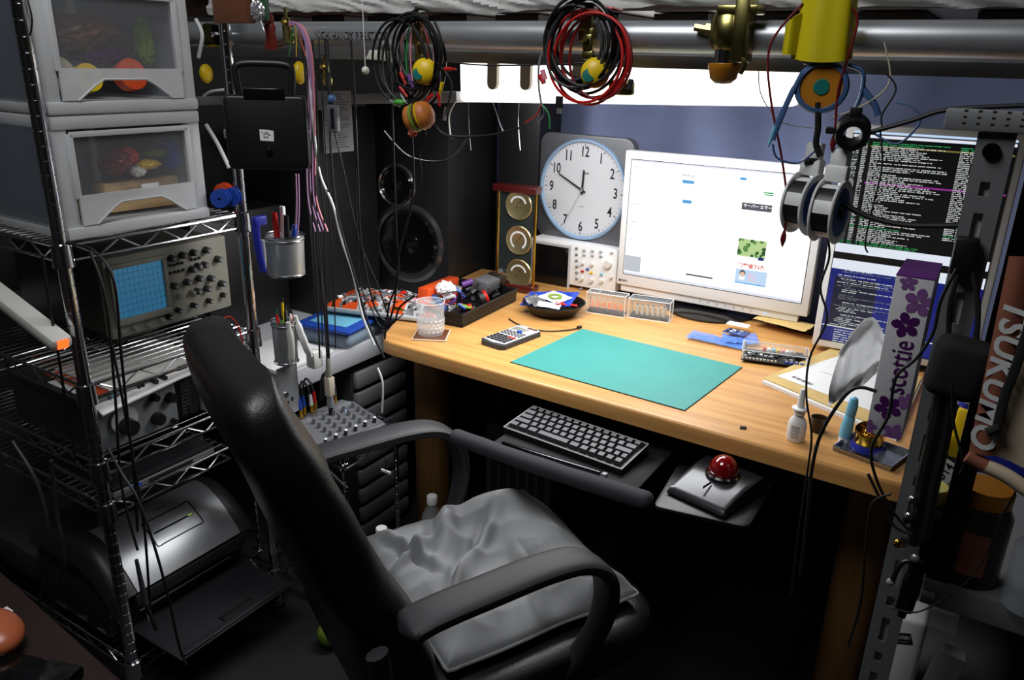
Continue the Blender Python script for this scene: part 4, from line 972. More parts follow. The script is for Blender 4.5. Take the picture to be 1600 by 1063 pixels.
for (y, z, mt, r, lb) in ((-.72, 1.195, 'darkred', (.03, .035, .028), 'dark red glossy packet behind the lower drawer window'), (-.69, 1.205, 'red', (.02, .026, .02), 'bright red packet in the lower drawer'), (-.65, 1.185, 'yellow', (.02, .032, .012), 'yellow strip packet in the lower drawer'), (-.625, 1.205, 'lettuce', (.016, .035, .008), 'green-yellow packet near the right of the lower drawer'), (-.59, 1.20, 'blue', (.02, .018, .035), 'blue bag piece at the right of the lower drawer'), (-.67, 1.175, 'white', (.012, .02, .015), 'white label packet in the middle of the lower drawer')):
    crumple((-.82, y, z), r, mt, y * 90).build('packet', None, lb, 'packet')
for (y, z, mt, r, lb) in ((-.80, 1.36, 'beige', .03, 'pale spool at the left of the upper drawer'), (-.745, 1.352, 'yellow', .026, 'yellow-orange spool in the upper drawer'), (-.655, 1.358, 'wash_orange', .03, 'orange spool at the right of the upper drawer')):
    t = thing('tape_spool', lb, 'spool', (-.83, y, z - .0), (0, PI / 2 - .25, 0))
    MB().lathe([(r * .35, -.012), (r, -.012), (r, .012), (r * .35, .012), (r * .35, -.012)], mt, None, 28).build('tape', t); MB().lathe([(r * .3, -.013), (r * .38, -.013), (r * .38, .013), (r * .3, .013)], 'darkgrey', None, 20).build('core', t)
for (y, z, r, mt, lb) in ((-.74, 1.435, (.05, .10, .035), 'brown', 'wrapped brown bundle filling the upper drawer'), (-.70, 1.395, (.03, .07, .018), 'plum', 'dark purple wrapped bundle under the brown one in the upper drawer'), (-.60, 1.42, (.02, .02, .05), 'lettuce', 'upright greenish bag at the right of the upper drawer')):
    crumple((-.85, y, z), r, mt, y * 50).build('wrapped_bundle', None, lb, 'bundle')

# ================================================================== analogue oscilloscope
SX = -.885
def sx(px, py, X=SX): return P(px, py, 'x', X)
tl, tr, bl, br = sx(158, 405), sx(348, 372), sx(178, 528), sx(356, 465)
y0, y1 = (tl.y + bl.y) / 2, (tr.y + br.y) / 2; z0, z1 = .7895, (tl.z + tr.z) / 2
t = thing('analogue_oscilloscope', 'old beige analogue oscilloscope with a blue screen on the second rack shelf', 'oscilloscope', (SX, (y0 + y1) / 2, z0 + .002))
L0 = Vector(t.location)
zb = max(z0, (bl.z + br.z) / 2 - .01)
def so(v): return Vector(v) - L0
MB().b2((-.36, y0 - L0.y, zb - L0.z), (0, y1 - L0.y, z1 - L0.z), 'scope_dark', bev=.004).build('housing', t)
MB().b2((-.02, y0 - L0.y - .004, zb - L0.z - .003), (.006, y1 - L0.y + .004, z1 - L0.z + .003), 'scope_face', bev=.004).build('front_panel', t)
for y in (y0 + .03, y1 - .03): MB().b2((-.1, y - L0.y - .012, 0), (-.02, y - L0.y + .012, zb - L0.z + .002), 'black').build('foot', t)
F_ = at(RIGHT, (.0062, 0, 0))
def sq(px, py): v = so(sx(px, py)); return v.y, v.z
a = sq(172, 424); b = sq(259, 490)
ya_, yb_ = a[0], b[0]; za_, zb_ = so(sx(180, 500)).z, so(sx(215, 412)).z
m = MB(); m.b2((.004, ya_ - .010, za_ - .014), (.014, yb_ + .01, za_), 'scope_face', bev=.002); m.b2((.004, ya_ - .010, zb_), (.014, yb_ + .01, zb_ + .010), 'scope_face', bev=.002)
m.b2((.004, ya_ - .01, za_), (.014, ya_, zb_), 'scope_face', bev=.002); m.b2((.004, yb_, za_), (.014, yb_ + .01, zb_), 'scope_face', bev=.002); m.build('screen_bezel', t)
m = MB(); m.quad(F_, ya_, za_, yb_, zb_, 'crt', .0006)
for i in range(1, 10): y = ya_ + (yb_ - ya_) * i / 10; m.quad(F_, y - .0003, za_, y + .0003, zb_, 'blue', .0009)
for i in range(1, 8): z = za_ + (zb_ - za_) * i / 8; m.quad(F_, ya_, z - .0003, yb_, z + .0003, 'blue', .0009)
m.build('screen', t, 'blue glowing tube screen with a grid')
def knobs(lst, r, d, mt, nm='knob'):
    for px, py in lst:
        v = so(sx(px, py)); MB().cyl((.006, v.y, v.z), (.006 + d, v.y, v.z), r, mt, r1=r * .85, n=18).cyl((.006 + d, v.y, v.z), (.009 + d, v.y, v.z), r * .5, 'grey', n=12).build(nm, t)
knobs([(264, 403), (281, 398), (298, 394), (318, 390), (305, 415), (315, 413), (268, 446), (288, 440), (307, 434), (325, 434), (304, 454), (319, 450), (342, 442), (336, 404), (296, 420)], .0085, .014, 'darkgrey')
knobs([(186, 518), (206, 512), (228, 507), (248, 499), (275, 462), (296, 456)], .0065, .012, 'scope_face')
knobs([(259, 494), (274, 484), (298, 476), (322, 469), (344, 460)], .007, .014, 'dark_chrome', 'connector')
for px, py in ((263, 414), (269, 413), (275, 411), (281, 410), (263, 426), (270, 424), (276, 423), (283, 421), (296, 405), (302, 404), (308, 402)):
    v = so(sx(px, py)); MB().box((.0085, v.y, v.z), (.005, .005, .006), 'ink', bev=.001).build('button', t)

# ================================================================== signal generator on the third shelf
GX = -.79
tl, tr, bl, br = P(150, 612, 'x', GX), P(270, 575, 'x', GX), P(165, 712, 'x', GX), P(276, 668, 'x', GX)
y0, y1, z0, z1 = -.868, P(272, 620, 'x', GX).y, .6195, .733
t = thing('signal_generator', 'grey signal generator with a large round dial on the third rack shelf', 'test instrument', (GX, (y0 + y1) / 2, z0)); L0 = Vector(t.location)
MB().b2((-.3, y0 - L0.y, 0), (0, y1 - L0.y, z1 - z0), 'scope_dark', bev=.003).build('housing', t); MB().b2((-.004, y0 - L0.y - .002, -.0), (.004, y1 - L0.y + .002, z1 - z0 + .002), 'panel_grey', bev=.001).build('front_panel', t)
v = P(191, 655, 'x', GX) - L0; MB().cyl((.004, v.y, v.z), (.010, v.y, v.z), .030, 'lightgrey', n=36).build('dial_plate', t)
v = P(193, 664, 'x', GX) - L0; MB().cyl((.010, v.y, v.z), (.032, v.y, v.z), .019, 'black', r1=.017, n=28).build('dial_knob', t)
for px, py, r in ((237, 620, .009), (263, 620, .012), (243, 653, .015), (236, 594, .006), (250, 588, .006), (268, 656, .006)):
    v = P(px, py, 'x', GX) - L0; MB().cyl((.004, v.y, v.z), (.02, v.y, v.z), r, 'black', r1=r * .85, n=22).build('knob', t)
for k in range(5):
    v = P(168 + k * 6, 620 - k * 2, 'x', GX) - L0; MB().box((.007, v.y, v.z), (.006, .005, .006), 'lightblue' if k % 2 else 'darkgrey', bev=.001).build('push_button', t)
for px, py in ((214, 603), (220, 601)): v = P(px, py, 'x', GX) - L0; MB().box((.007, v.y, v.z), (.006, .006, .010), 'ink', bev=.001).build('toggle', t)
t = thing('power_supply', 'slim dark power supply with a ribbed front between the signal generator and chair', 'test instrument', (GX, y1 + .035, z0))
MB().b2((-.25, -.028, 0), (0, .028, z1 - z0 - .01), 'black', bev=.002).build('housing', t); m = MB()
for k in range(14): m.b2((0, -.02, .012 + k * .0085), (.003, .005, .016 + k * .0085), 'darkgrey')
m.build('ribs', t); MB().b2((0, -.004, .008), (.006, .018, .028), 'ink').build('socket', t)
t = thing('test_panel', 'narrow pale instrument with round jacks beside the dark power supply', 'test instrument', (GX + .01, y1 + .094, z0))
MB().b2((-.2, -.024, 0), (0, .024, .115), 'lightgrey', bev=.002).build('housing', t)
for k in range(5): MB().cyl((0, -.008, .02 + k * .02), (.012, -.008, .02 + k * .02), .006, 'offwhite' if k else 'white', n=14).build('jack', t)
# magazines on top of the generator
for i, (mt, lb) in enumerate((('paper', 'white sheets drooping over the front of the signal generator'), ('wash_orange', 'orange-edged magazine lying on the signal generator'), ('offwhite', 'pale magazine on top of the stack over the signal generator'))):
    m = MB(); z = z1 + .004 + i * .0055; xx = GX - .1 + (.035 if i == 0 else 0)
    m.grid(lambda u, v: (xx - .1 + u * .2, -.86 + v * .24 + .02 * i, z + (-.03 * max(0, u - .7) ** 1 * 3 * max(0, .8 - v) if i == 0 else 0)), 12, 8, mt, .004)
    m.build('magazine', None, lb, 'magazine')
# ================================================================== laptop, printer
q = [P(*a, 'z', .535) for a in ((178, 765), (312, 703), (335, 735))]
t = thing('laptop', 'closed silver laptop on the short fourth rack shelf', 'laptop', (-.87, -.735, .5245))
MB().b2((-.12, -.13, 0), (.115, .12, .014), 'silver', bev=.004).build('base', t); MB().b2((-.12, -.13, .0155), (.115, .12, .023), 'trackball_grey', bev=.004).build('lid', t)
MB().b2((.114, -.09, .004), (.1165, -.068, .011), 'blue').build('port', t, 'blue video port'); MB().b2((.114, -.05, .003), (.1165, .06, .010), 'ink').build('drive_slot', t)
PX_ = -.80
t = thing('inkjet_printer', 'silver and black inkjet printer with its output tray open on the lowest shelf', 'printer', (-.97, -.68, .1195))
def prn(u, v):   # curved top shell: u back->front, v across
    y = (v - .5) * .40; x = -.16 + .33 * u
    z = .235 - .02 * (1 - u) - (max(0, u - .55) / .45) ** 1.8 * .11
    e = min(v, 1 - v) / .10
    if e < 1: z -= .05 * (1 - math.sqrt(max(0, 1 - (1 - e) ** 2)))
    return (x, y, z)
m = MB(); m.b2((-.16, -.195, .0), (.12, .195, .13), 'printer_dark', bev=.015); m.grid(prn, 30, 40, 'printer_dark', .01); m.b2((-.15, -.19, .12), (.12, .19, .16), 'printer_dark'); m.build('body', t)
def band(u, v): u2 = .50 + .5 * u; p = prn(u2, .14 + .72 * v); return (p[0] + .001, p[1], p[2] + .0022)
m = MB(); m.grid(band, 16, 30, 'printer_silver', .002); m.build('front_cover', t, 'silver curved front cover')
def oc(u, v): p = band(.38 + .34 * u, .32 + .44 * v); return (p[0], p[1], p[2] + .001)
pts = [Vector(oc(a, b)) for a, b in [(0, i / 8) for i in range(8)] + [(i / 4, 1) for i in range(4)] + [(1, 1 - i / 8) for i in range(8)] + [(1 - i / 4, 0) for i in range(4)]]
m = MB(); m.tube(pts, .0016, 'black', k=6, closed=True, smooth=2); m.tube([Vector(oc(.55, b)) for b in (.08, .3, .6, .92)], .0022, 'ink', k=6)
m.tube([Vector(oc(.55, b)) + Vector((.0008, 0, .001)) for b in (.8, .9)], .0016, 'led_green', k=6); m.build('button_panel', t)
v = Vector(oc(-.35, .35)); m = MB(); m.text('Canon', .012, Matrix.Translation(v + Vector((0, .02, .001))) @ frame((0, 0, 0), (0, 1, 0), (-.9, 0, .4)), 'ink', ex=0); m.build('lettering', t)
MB().b2((.115, -.15, .012), (.14, .16, .085), 'ink').build('paper_slot', t)
MB().b2((.14, -.15, .088), (.172, .16, .118), 'printer_dark', bev=.003).build('lower_lip', t)
m = MB(); m.b2((.13, -.14, .07), (.165, .11, .0735), 'silver'); m.build('silver_strip', t, 'silver printed strip above the tray')
m = MB(); m.box((.235, 0, .022), (.19, .32, .007), 'printer_dark', bev=.003); m.box((.318, 0, .028), (.02, .30, .008), 'printer_dark', bev=.003); m.build('output_tray', t)
MB().box((.30, .02, .0285), (.03, .09, .004), 'ink', bev=.001).build('paper_stop', t)
m = MB(); m.box((0, 0, 0), (.30, .36, .09), 'darkgrey', bev=.02); m.build('dark_case', None, 'dark grey soft case at the back of the lowest shelf behind the printer', 'case', loc=(-1.33, -.68, .166))

# power strip with glowing switch
q0, q1 = P(4, 468, 'y', -.93), P(100, 548, 'y', -.93)
t = thing('power_strip', 'white power strip with a glowing orange switch left of the near rack post', 'power strip', tuple(P(96, 540, 'y', -.93)), (0, 0, 0))
L0 = Vector(t.location); a = q0 - L0; d_ = Vector((a.x, 0, a.z)); an = math.atan2(-d_.z, -d_.x)
Mr = Matrix.Rotation(-an, 4, 'Y')
m = MB(); m.box((-.14, 0, .004), (.29, .04, .026), 'offwhite', bev=.008, M=Mr); m.build('housing', t); MB().box((.0058, 0, .006), (.003, .02, .018), 'emit_orange', bev=.001, M=Mr).build('switch', t, 'glowing orange rocker switch')
MB().tube([Mr @ Vector((-.28, 0, 0)), Mr @ Vector((-.4, 0, -.02)), Mr @ Vector((-.46, .0, -.2)), (-.46, -.01, -.75)], .004, 'offwhite').build('cord', t)

# black printer-side cables, drawer unit under the counter, bottles
m_list = []
t = thing('drawer_stack', 'stack of grey plastic drawers under the counter behind the mixer', 'drawer unit', (-.86, -.05, .0))
MB().b2((-.14, -.1, 0), (.10, .13, .58), 'darkgrey', bev=.004).build('frame', t)
for k in range(9): MB().b2((.095, -.095, .02 + k * .062), (.118, .125, .072 + k * .062), 'grey', bev=.010).build('drawer', t)
for i, (px, py, z) in enumerate(((675, 775, .28), (596, 825, .30))):
    q = P(px, py, 'z', z)
    t = thing('plastic_bottle', ['clear plastic bottle with white cap standing further from the chair', 'clear plastic bottle with white cap right behind the grey cushion'][i], 'bottle', (q.x, q.y, .0005), group=None)
    MB().lathe([(0, 0), (.03, 0), (.033, .01), (.033, .12), (.030, .13), (.033, .14), (.033, z - .085), (.026, z - .055), (.0125, z - .028), (.0125, z - .02), (0, z - .02)], 'bottle_clear', None, 28).build('bottle_body', t)
    MB().lathe([(0, z - .024), (.0145, z - .024), (.0145, z - .002), (.013, z), (0, z)], 'white', None, 28).build('cap', t)
m = MB(); m.b2((-.11, -.1, 0), (.1, .28, .47), 'pc_grey', bev=.006); 
for k in range(6): m.b2((-.09 + k * .03, -.103, .04), (-.07 + k * .03, -.099, .42), 'black')
m.build('computer_case', None, 'dark computer case standing under the desk', 'computer', loc=(-.28, .08, .0005))
q = P(497, 1000, 'z', .03); MB().ball((0, 0, 0), .033, 'ball_green', n=24).build('tennis_ball', None, 'green ball on the floor behind the chair back', 'ball', loc=(q.x + .012, q.y + .03, .0335))

# ================================================================== counter along the left wall with its load
t = thing('counter', 'pale grey counter board running back beside the left end of the desk', 'counter', (-1.05, .25, 0))
CZ = .655
MB().b2((-.38, -.66, CZ - .055), (.315, .7, CZ), 'counter', bev=.004).build('board', t)
for x, y in ((-.33, -.6), (-.33, .6), (.1, .6)): MB().b2((x - .02, y - .02, 0), (x + .02, y + .02, CZ - .055), 'darkgrey').build('leg', t)
def speaker(x, y, w, d, h, rz, label, drivers):
    t = thing('loudspeaker', label, 'loudspeaker', (x, y, CZ + .0004), rz)
    MB().b2((-w / 2, 0, 0), (w / 2, d, h), 'speaker_black', bev=.004).build('cabinet', t)
    for (dx, z, r) in drivers:
        M = at(FRONT, (dx, 0, z))
        o = MB().lathe([(r * 1.08, 0), (r * 1.08, .004), (r * .98, .010), (r * .9, .006)], 'cone_ring', M, 48).build('driver_ring', t)
        MB().lathe([(r * .9, .006), (r * .82, .010), (r * .74, .004), (r * .3, -.0), (r * .28, .006), (0, .014)], 'black_gloss', M, 48).build('cone', o)
    return t
q = P(650, 382, 'y', .32)
speaker(q.x - .03, .32, .30, .34, .62, .12, 'tall black floor loudspeaker on the counter with two glossy round drivers', [(.0, q.z - CZ, .122), (-.04, P(625, 290, 'y', .32).z - CZ, .066)])
o_ = speaker(-.685, .60, .15, .16, .60, .05, 'plain black cabinet between the loudspeaker and the slotted upright', []); o_.location.z = DZ + .0005
MB().b2((-.15, -.15, 0), (.15, .15, .60), 'speaker_black', bev=.004).build('black_cabinet', None, 'tall plain black cabinet on the counter behind the hanging cables', 'cabinet', loc=(-1.17, .13, CZ + .0005))
MB().b2((-.2, -.12, 0), (.1, .2, .34), 'black', bev=.006).build('equipment_box', None, 'dark equipment box on the counter behind the metal cans', 'box', loc=(-1.18, -.26, CZ + .0005))
# tub, papers, bag of snacks
q = P(560, 500, 'z', .70)
t = thing('plastic_tub', 'clear plastic tub with a bright blue lid on the grey counter', 'food container', (q.x - .03, q.y - .02, CZ + .0004), .15)
MB().b2((-.085, -.11, 0), (.085, .11, .045), 'tupper', bev=.02, seg=4).build('tub', t); MB().b2((-.09, -.115, .045), (.09, .115, .056), 'blue', bev=.005).b2((-.06, -.085, .0555), (.06, .085, .058), 'lightblue', bev=.001).build('lid', t)
q = P(610, 490, 'z', .70)
for i in range(4): MB().b2((-.06, -.075, 0), (.06, .075, .010), ['white', 'blue', 'lightgrey', 'lightblue'][i], bev=.001).build('booklet', None, ['white booklet at the bottom of the small pile beside the blue tub', 'blue booklet second from the bottom beside the blue tub', 'grey booklet third from the bottom beside the blue tub', 'light blue booklet topmost of the pile beside the blue tub'][i], 'booklet', loc=(q.x + .0, q.y + .03 + .004 * i, CZ + .0005 + i * .0108), rot=(0, 0, .1 + .12 * i))
m = MB(); m.b2((-.1, -.09, 0), (.1, .1, .012), 'white', bev=.003); m.build('paper_stack', None, 'small stack of white paper at the near end of the counter', 'paper', loc=(-.84, -.33, CZ + .0005))
q = P(600, 468, 'z', .76)
def bagf(u, v): x = (u - .5) * .34; y = (v - .5) * .16; e = min(u, 1 - u, v, 1 - v); return (x, y, .012 + .03 * min(1, e / .2) ** .6 + .008 * nz(x * 22, y * 22) * min(1, e / .1))
t = thing('snack_bag', 'red and silver snack bag lying over the blue tub behind the tumbler', 'bag', (q.x - .0, q.y + .03, .724), (0, 0, .28))
m = MB(); nu, nv = 44, 28; vs = [bagf(i / nu, j / nv) for i in range(nu + 1) for j in range(nv + 1)]; grp = {}
for i in range(nu):
    for j in range(nv):
        k = nz(i * .16, j * .2, 4); k2 = nz(i * .5, j * .5, 9)
        mt = 'wash_orange' if (k > .12 or i < 6) else ('foil' if k2 > -.05 else 'lightgrey'); mt = 'gold' if k2 > .38 else mt
        grp.setdefault(mt, []).append((i * (nv + 1) + j, (i + 1) * (nv + 1) + j, (i + 1) * (nv + 1) + j + 1, i * (nv + 1) + j + 1))
for mt, fs in grp.items(): m.add(vs, fs, mt)
m.build('bag_shell', t)
m = MB(); rs = random.Random(21)
for k in range(40):
    u, v = rs.uniform(.08, .8), rs.uniform(.1, .75); x, y, z = bagf(u, v); s = rs.uniform(.006, .014)
    m.box((x, y, z + .002), (s * 1.5, s, .002), rs.choice(['foil', 'foil', 'white', 'gold', 'pink', 'white', 'ink', 'red', 'brown']), rot=(rs.uniform(-.7, .7), rs.uniform(-.7, .7), rs.random() * 3))
m.build('shiny_print', t); MB().b2((-.17, -.085, .0), (.17, .08, .014), 'lightgrey', bev=.005).build('bag_underside', t)
for i, (px, py) in enumerate(((640, 487), (655, 492), (628, 494))): 
    q = P(px, py, 'z', CZ + .02); crumple(q + Vector((-.04, .0, .01)), (.03, .02, .012), ['brown', 'darkgrey', 'midgrey'][i], i * 9).build('cloth_scrap', None, ['brown scrap between counter and desk corner', 'dark scrap beside the desk corner', 'grey scrap on the counter edge'][i], 'scrap')

# ================================================================== mixer and plugs
a, b = P(520, 700, 'z', .54), P(603, 662, 'z', .54); dd = P(470, 655, 'z', .55)
ang = math.atan2((b - a).y, (b - a).x)
t = thing('audio_mixer', 'small silver audio mixer with rows of knobs on the wire cart', 'audio mixer', (b.x, b.y, .5125), ang)
W_, D_ = .205, .165
m = MB(); m.prism([(0, 0), (D_, 0), (D_, .045), (D_ - .05, .052), (0, .026)], 0, W_, 'silver', Matrix(((0, 0, -1, 0), (1, 0, 0, 0), (0, 1, 0, 0), (0, 0, 0, 1))), bev=0); m.build('housing', t)
SM = frame((0, 0, .0265), (-1, 0, 0), (0, -(D_ - .05), -.026)); SM = Matrix.Translation((0, 0, .0268)) @ Matrix.Rotation(math.atan2(.026, D_ - .05), 4, 'X')
MB().b2((-W_ + .004, .010, -.0002), (-.004, D_ - .05, .0006), 'midgrey', M=SM).build('control_face', t, 'dark grey control face')
rs = random.Random(31)
for i in range(6):
    for j in range(5):
        if i == 5 and j > 0: continue
        x = -.02 - i * .031; y = .022 + j * .02
        c0 = SM @ Vector((x, y, .0005)); c1 = SM @ Vector((x, y, .014)); MB().cyl(c0, c1, .0052, 'grey' if j else 'darkgrey', r1=.0042, n=12).cyl(c1, SM @ Vector((x, y, .0155)), .0038, 'white' if j == 0 else 'midgrey', n=10).build('knob', t)
for k in range(4): c0 = SM @ Vector((-.035 - k * .012, .1, .0008)); MB().box(c0, (.006, .004, .003), 'led_blue' if k == 1 else 'ink', bev=.0005).build('switch', t)
MT = Matrix.Translation(t.location) @ Matrix.Rotation(ang, 4, 'Z')
def mx(x, y, z): return MT @ Vector((x, y, z))
plug_c = ['gold', 'gold', 'gold', 'gold', 'gold', 'gold', 'gold']
for i, (x, c) in enumerate(((-.145, 'blue'), (-.128, 'blue'), (-.112, 'white'), (-.095, 'red'), (-.045, 'blue'), (-.03, 'darkgrey'))):
    t2 = thing('audio_plug', 'gold audio plug with a ' + {'blue': 'blue', 'white': 'white', 'red': 'red', 'darkgrey': 'dark'}[c] + ' sleeve' + [' at the far left of the mixer sockets', ' second from the left in the mixer', ' standing in the mixer', ' standing in the mixer', ' right of the tall adapter in the mixer', ' rightmost of the plugs in the mixer'][i], 'plug', mx(x, .145 + .008 * (i % 2), .052))
    MB().cyl((0, 0, 0), (0, 0, .022), .0048, 'gold', n=14).build('contact', t2); MB().cyl((0, 0, .022), (-.002, 0, .05), .005, c, r1=.0035, n=12).build('sleeve', t2)
    MB().tube([(-.002, 0, .05), (-.012, .0, .072), (-.028, .0, .078), (-.04, .0, .045), (-.045, .0, .0)], .0028, 'cable').build('lead', t2)
t2 = thing('jack_adapter', 'tall grey jack adapter with a thick black cable standing in the mixer', 'plug', mx(-.085, .105, .052))
MB().cyl((0, 0, 0), (0, 0, .02), .006, 'ink', n=14).cyl((0, 0, .02), (0, 0, .05), .0085, 'grey', n=18).build('barrel', t2)
MB().b2((-.009, -.009, .05), (.009, .009, .10), 'beige', bev=.002).build('block', t2); MB().cyl((0, 0, .10), (0, 0, .15), .008, 'scope_face', r1=.005, n=14).build('strain_relief', t2)
MB().tube([(0, 0, .15), (.0, 0, .25), (-.012, .0, .45), (-.02, .02, .7)], .0042, 'cable', k=8).build('lead', t2)
t2 = thing('jack_adapter', 'second shorter grey adapter just right of the tall one', 'plug', mx(-.068, .12, .052))
MB().cyl((0, 0, 0), (0, 0, .03), .006, 'grey', n=14).cyl((0, 0, .03), (0, 0, .06), .008, 'dark_chrome', n=18).build('barrel', t2); MB().b2((-.007, -.007, .06), (.007, .007, .09), 'offwhite', bev=.002).build('block', t2)
m = MB(); m.cyl((0, 0, 0), (0, 0, .03), .0012, 'cable', n=6); m.box((0, 0, -.004), (.03, .004, .008), 'white', bev=.0015)
q = P(603, 735, 'z', .47); m.build('small_hook', None, 'tiny white toggle hanging under the wire cart', 'hook', loc=tuple(q))

# ================================================================== pen cans on the rack post
def can(name, label, q, r, h, rot=(0, 0, 0)):
    t = thing(name, label, 'pen can', q, rot)
    MB().lathe([(0, 0), (r * .92, 0), (r * .94, .003), (r, h - .004), (r * .97, h - .003), (r * .9, .005), (0, .005)], 'galv', None, 36).build('can_body', t)
    for rr_, th_, z_ in ((r + .001, .0018, h), (r * .94 + .001, .0018, .004), (r + .001, .0013, h - .010)): MB().ring(rr_, th_, 'chrome', Matrix.Translation((0, 0, z_)), 36).build('rim', t)
    return t
XC = -.66
qa, qb = P(420, 365, 'x', XC), P(466, 368, 'x', XC); qc = P(445, 430, 'x', XC)
r1 = (qb - qa).length / 2; top_z = (qa.z + qb.z) / 2
uc = Vector((XC, (qa.y + qb.y) / 2, qc.z))
can('pen_can', 'upper metal can with tools hanging on the rack beside the black case', uc, r1, top_z - qc.z)
for i, (mt, dx, dy, h, lb) in enumerate((('red', -.008, -.012, .05, 'dark red handled tool in the upper metal can'), ('black', .01, .0, .045, 'black handled tool in the upper metal can'), ('blue', .012, .018, .02, 'short blue handled tool in the upper metal can'), ('white', -.01, .01, .06, 'white handled tool in the upper metal can'))):
    MB().cyl((dx * .4, dy * .4, .006), (dx, dy, top_z - qc.z), .003, 'steel', n=8).cyl((dx, dy, top_z - qc.z - .01), (dx * 1.2, dy * 1.2, top_z - qc.z + h), .007, mt, r1=.006, n=14).build('hand_tool', None, lb, 'tool', loc=uc)
q = P(408, 385, 'x', XC + .01)
t = thing('crimp_tool', 'blue and grey handled pliers hanging left of the upper metal can', 'pliers', P(408, 425, 'x', XC + .02))
zt_ = P(405, 345, 'x', XC + .02).z - t.location.z
m = MB(); m.tube([(0, -.003, zt_), (0, -.004, zt_ * .7), (0, .0, zt_ * .3), (0, .006, 0)], .0095, 'deepblue', k=10, flat=.7); m.build('handle', t, 'blue handle'); MB().tube([(0, .01, zt_ * .62), (0, .0115, zt_ * .3), (0, .009, .003)], .0055, 'lightgrey', k=10, flat=.7).build('handle', t, 'grey handle edge')
MB().b2((-.008, -.01, zt_ - .01), (.008, .022, zt_ + .01), 'deepblue', bev=.003).build('head', t)
lc_t, lc_b = P(443, 500, 'x', XC), P(447, 567, 'x', XC)
lc = Vector((XC, lc_t.y, lc_b.z)); hh = lc_t.z - lc_b.z; r2 = .028
can('pen_can', 'lower metal can full of pens and scissors above the mixer', lc, r2, hh)
for i, (mt, dx, dy, h, lb) in enumerate((('yellow', 0, .0, .055, 'tall yellow pen in the lower metal can'), ('red', .004, -.021, .02, 'pen with red end at the left of the lower metal can'), ('green', .008, -.012, .018, 'green pen in the lower metal can'), ('ink', .012, -.004, .03, 'black pen in the lower metal can'), ('orange', .01, .016, .024, 'orange capped pen in the lower metal can'), ('teal', -.01, -.008, .025, 'teal pen in the lower metal can'), ('silver', -.006, .014, .03, 'silver pen in the lower metal can'), ('white', .015, .008, .015, 'white pen in the lower metal can'))):
    MB().cyl((dx * .4, dy * .4, .006), (dx, dy, hh + h - .012), .0032, mt, n=10).cyl((dx, dy, hh + h - .012), (dx * 1.02, dy * 1.02, hh + h), .0035, mt if i % 2 else 'ink', r1=.002, n=10).build('pen', None, lb, 'pen', loc=lc)
m = MB(); m.tube([(.03, -.014, hh + .004), (.034, -.013, hh * .5), (.030, -.014, .008)], [.006, .009, .009, .009, .006], 'offwhite', k=12, flat=.8); m.build('nippers', None, 'long off-white handled nippers hanging over the front left of the lower can', 'tool', loc=lc)
m = MB(); m.tube([(.026, .012, hh + .012), (.034, .022, hh * .6), (.034, .042, .01)], [.005, .009, .010, .010, .007], 'white', k=12, flat=.8); m.build('nippers', None, 'curved white handled nippers leaning from the right of the lower can', 'tool', loc=lc)
MB().b2((0, 0, 0), (.03, .03, .045), 'offwhite', bev=.006).build('white_block', None, 'white plastic block just right of the lower metal can', 'box', loc=tuple(P(478, 575, 'x', XC)))
b1, b2_ = P(432, 578, 'x', XC - .01), P(468, 640, 'x', XC - .01)
t = thing('perforated_bracket', 'grey perforated metal bracket below the lower metal can', 'bracket', (XC - .01, b1.y, b2_.z))
MB().b2((-.002, 0, 0), (.002, b2_.y - b1.y, b1.z - b2_.z), 'galv').build('plate', t)
m = MB()
for k in range(3): m.b2((.0018, .008 + k * .014, .02 + k * .006), (.0028, .014 + k * .014, .03 + k * .006), 'ink')
m.build('slots', t); MB().cyl((.002, .02, .055), (.006, .02, .055), .006, 'chrome', n=16).build('bolt', t)
# coloured spools right of the drawer
for i, (px, py, mt, lb) in enumerate(((345, 310, 'blue', 'blue wire spool hanging right of the lower drawer'), (362, 308, 'blue', 'second blue wire spool nearer the rack post'), (350, 300, 'wash_orange', 'orange wire spool behind the blue ones'))):
    q = P(px, py, 'x', -.75 + (0 if i < 2 else -.05)); t = thing('wire_spool', lb, 'spool', q, (PI / 2, 0, .5))
    MB().lathe([(.003, -.009), (.020, -.009), (.020, -.007), (.011, -.006), (.011, .006), (.020, .007), (.020, .009), (.003, .009)], mt, None, 26).build('reel', t)
# table in the foreground
t = thing('side_table', 'dark brown table corner at the lower left in the foreground', 'table', (-.35, -1.33, 0))
e0, e1, e2 = P(-40, 855, 'z', .72), P(210, 1080, 'z', .72), None
d1 = (e1 - e0).normalized(); nrm = Vector((d1.y, -d1.x, 0)); 
if nrm.y > 0: nrm = -nrm
A_ = e0 - d1 * .3 - t.location; B_ = e1 + d1 * .1 - t.location
pl = [A_[:2], B_[:2], (B_ + nrm * .5)[:2], (A_ + nrm * .5)[:2]]
MB().prism(pl[::-1] if False else pl, .69, .72, 'dark_wood', bev=.004).build('tabletop', t)
for p in (A_ + d1 * .06 + nrm * .06, B_ - d1 * .05 + nrm * .06, A_ + d1 * .06 + nrm * .44, B_ - d1 * .05 + nrm * .44): MB().b2((p.x - .02, p.y - .02, 0), (p.x + .02, p.y + .02, .69), 'dark_wood').build('leg', t)
q = P(0, 985, 'z', .74); MB().ball((0, 0, .02), (.05, .034, .021), 'skin_orange', n=28).build('orange_pouch', None, 'glossy orange-brown pouch at the left picture edge on the dark table', 'pouch', loc=(q.x - .005, q.y - .01, .7205))
q = P(60, 1050, 'z', .73); MB().b2((-.09, -.06, 0), (.055, .042, .014), 'black_gloss', bev=.005).build('glossy_case', None, 'glossy black case on the dark foreground table', 'case', loc=(q.x - .0, q.y - .025, .7205), rot=(0, 0, .35))
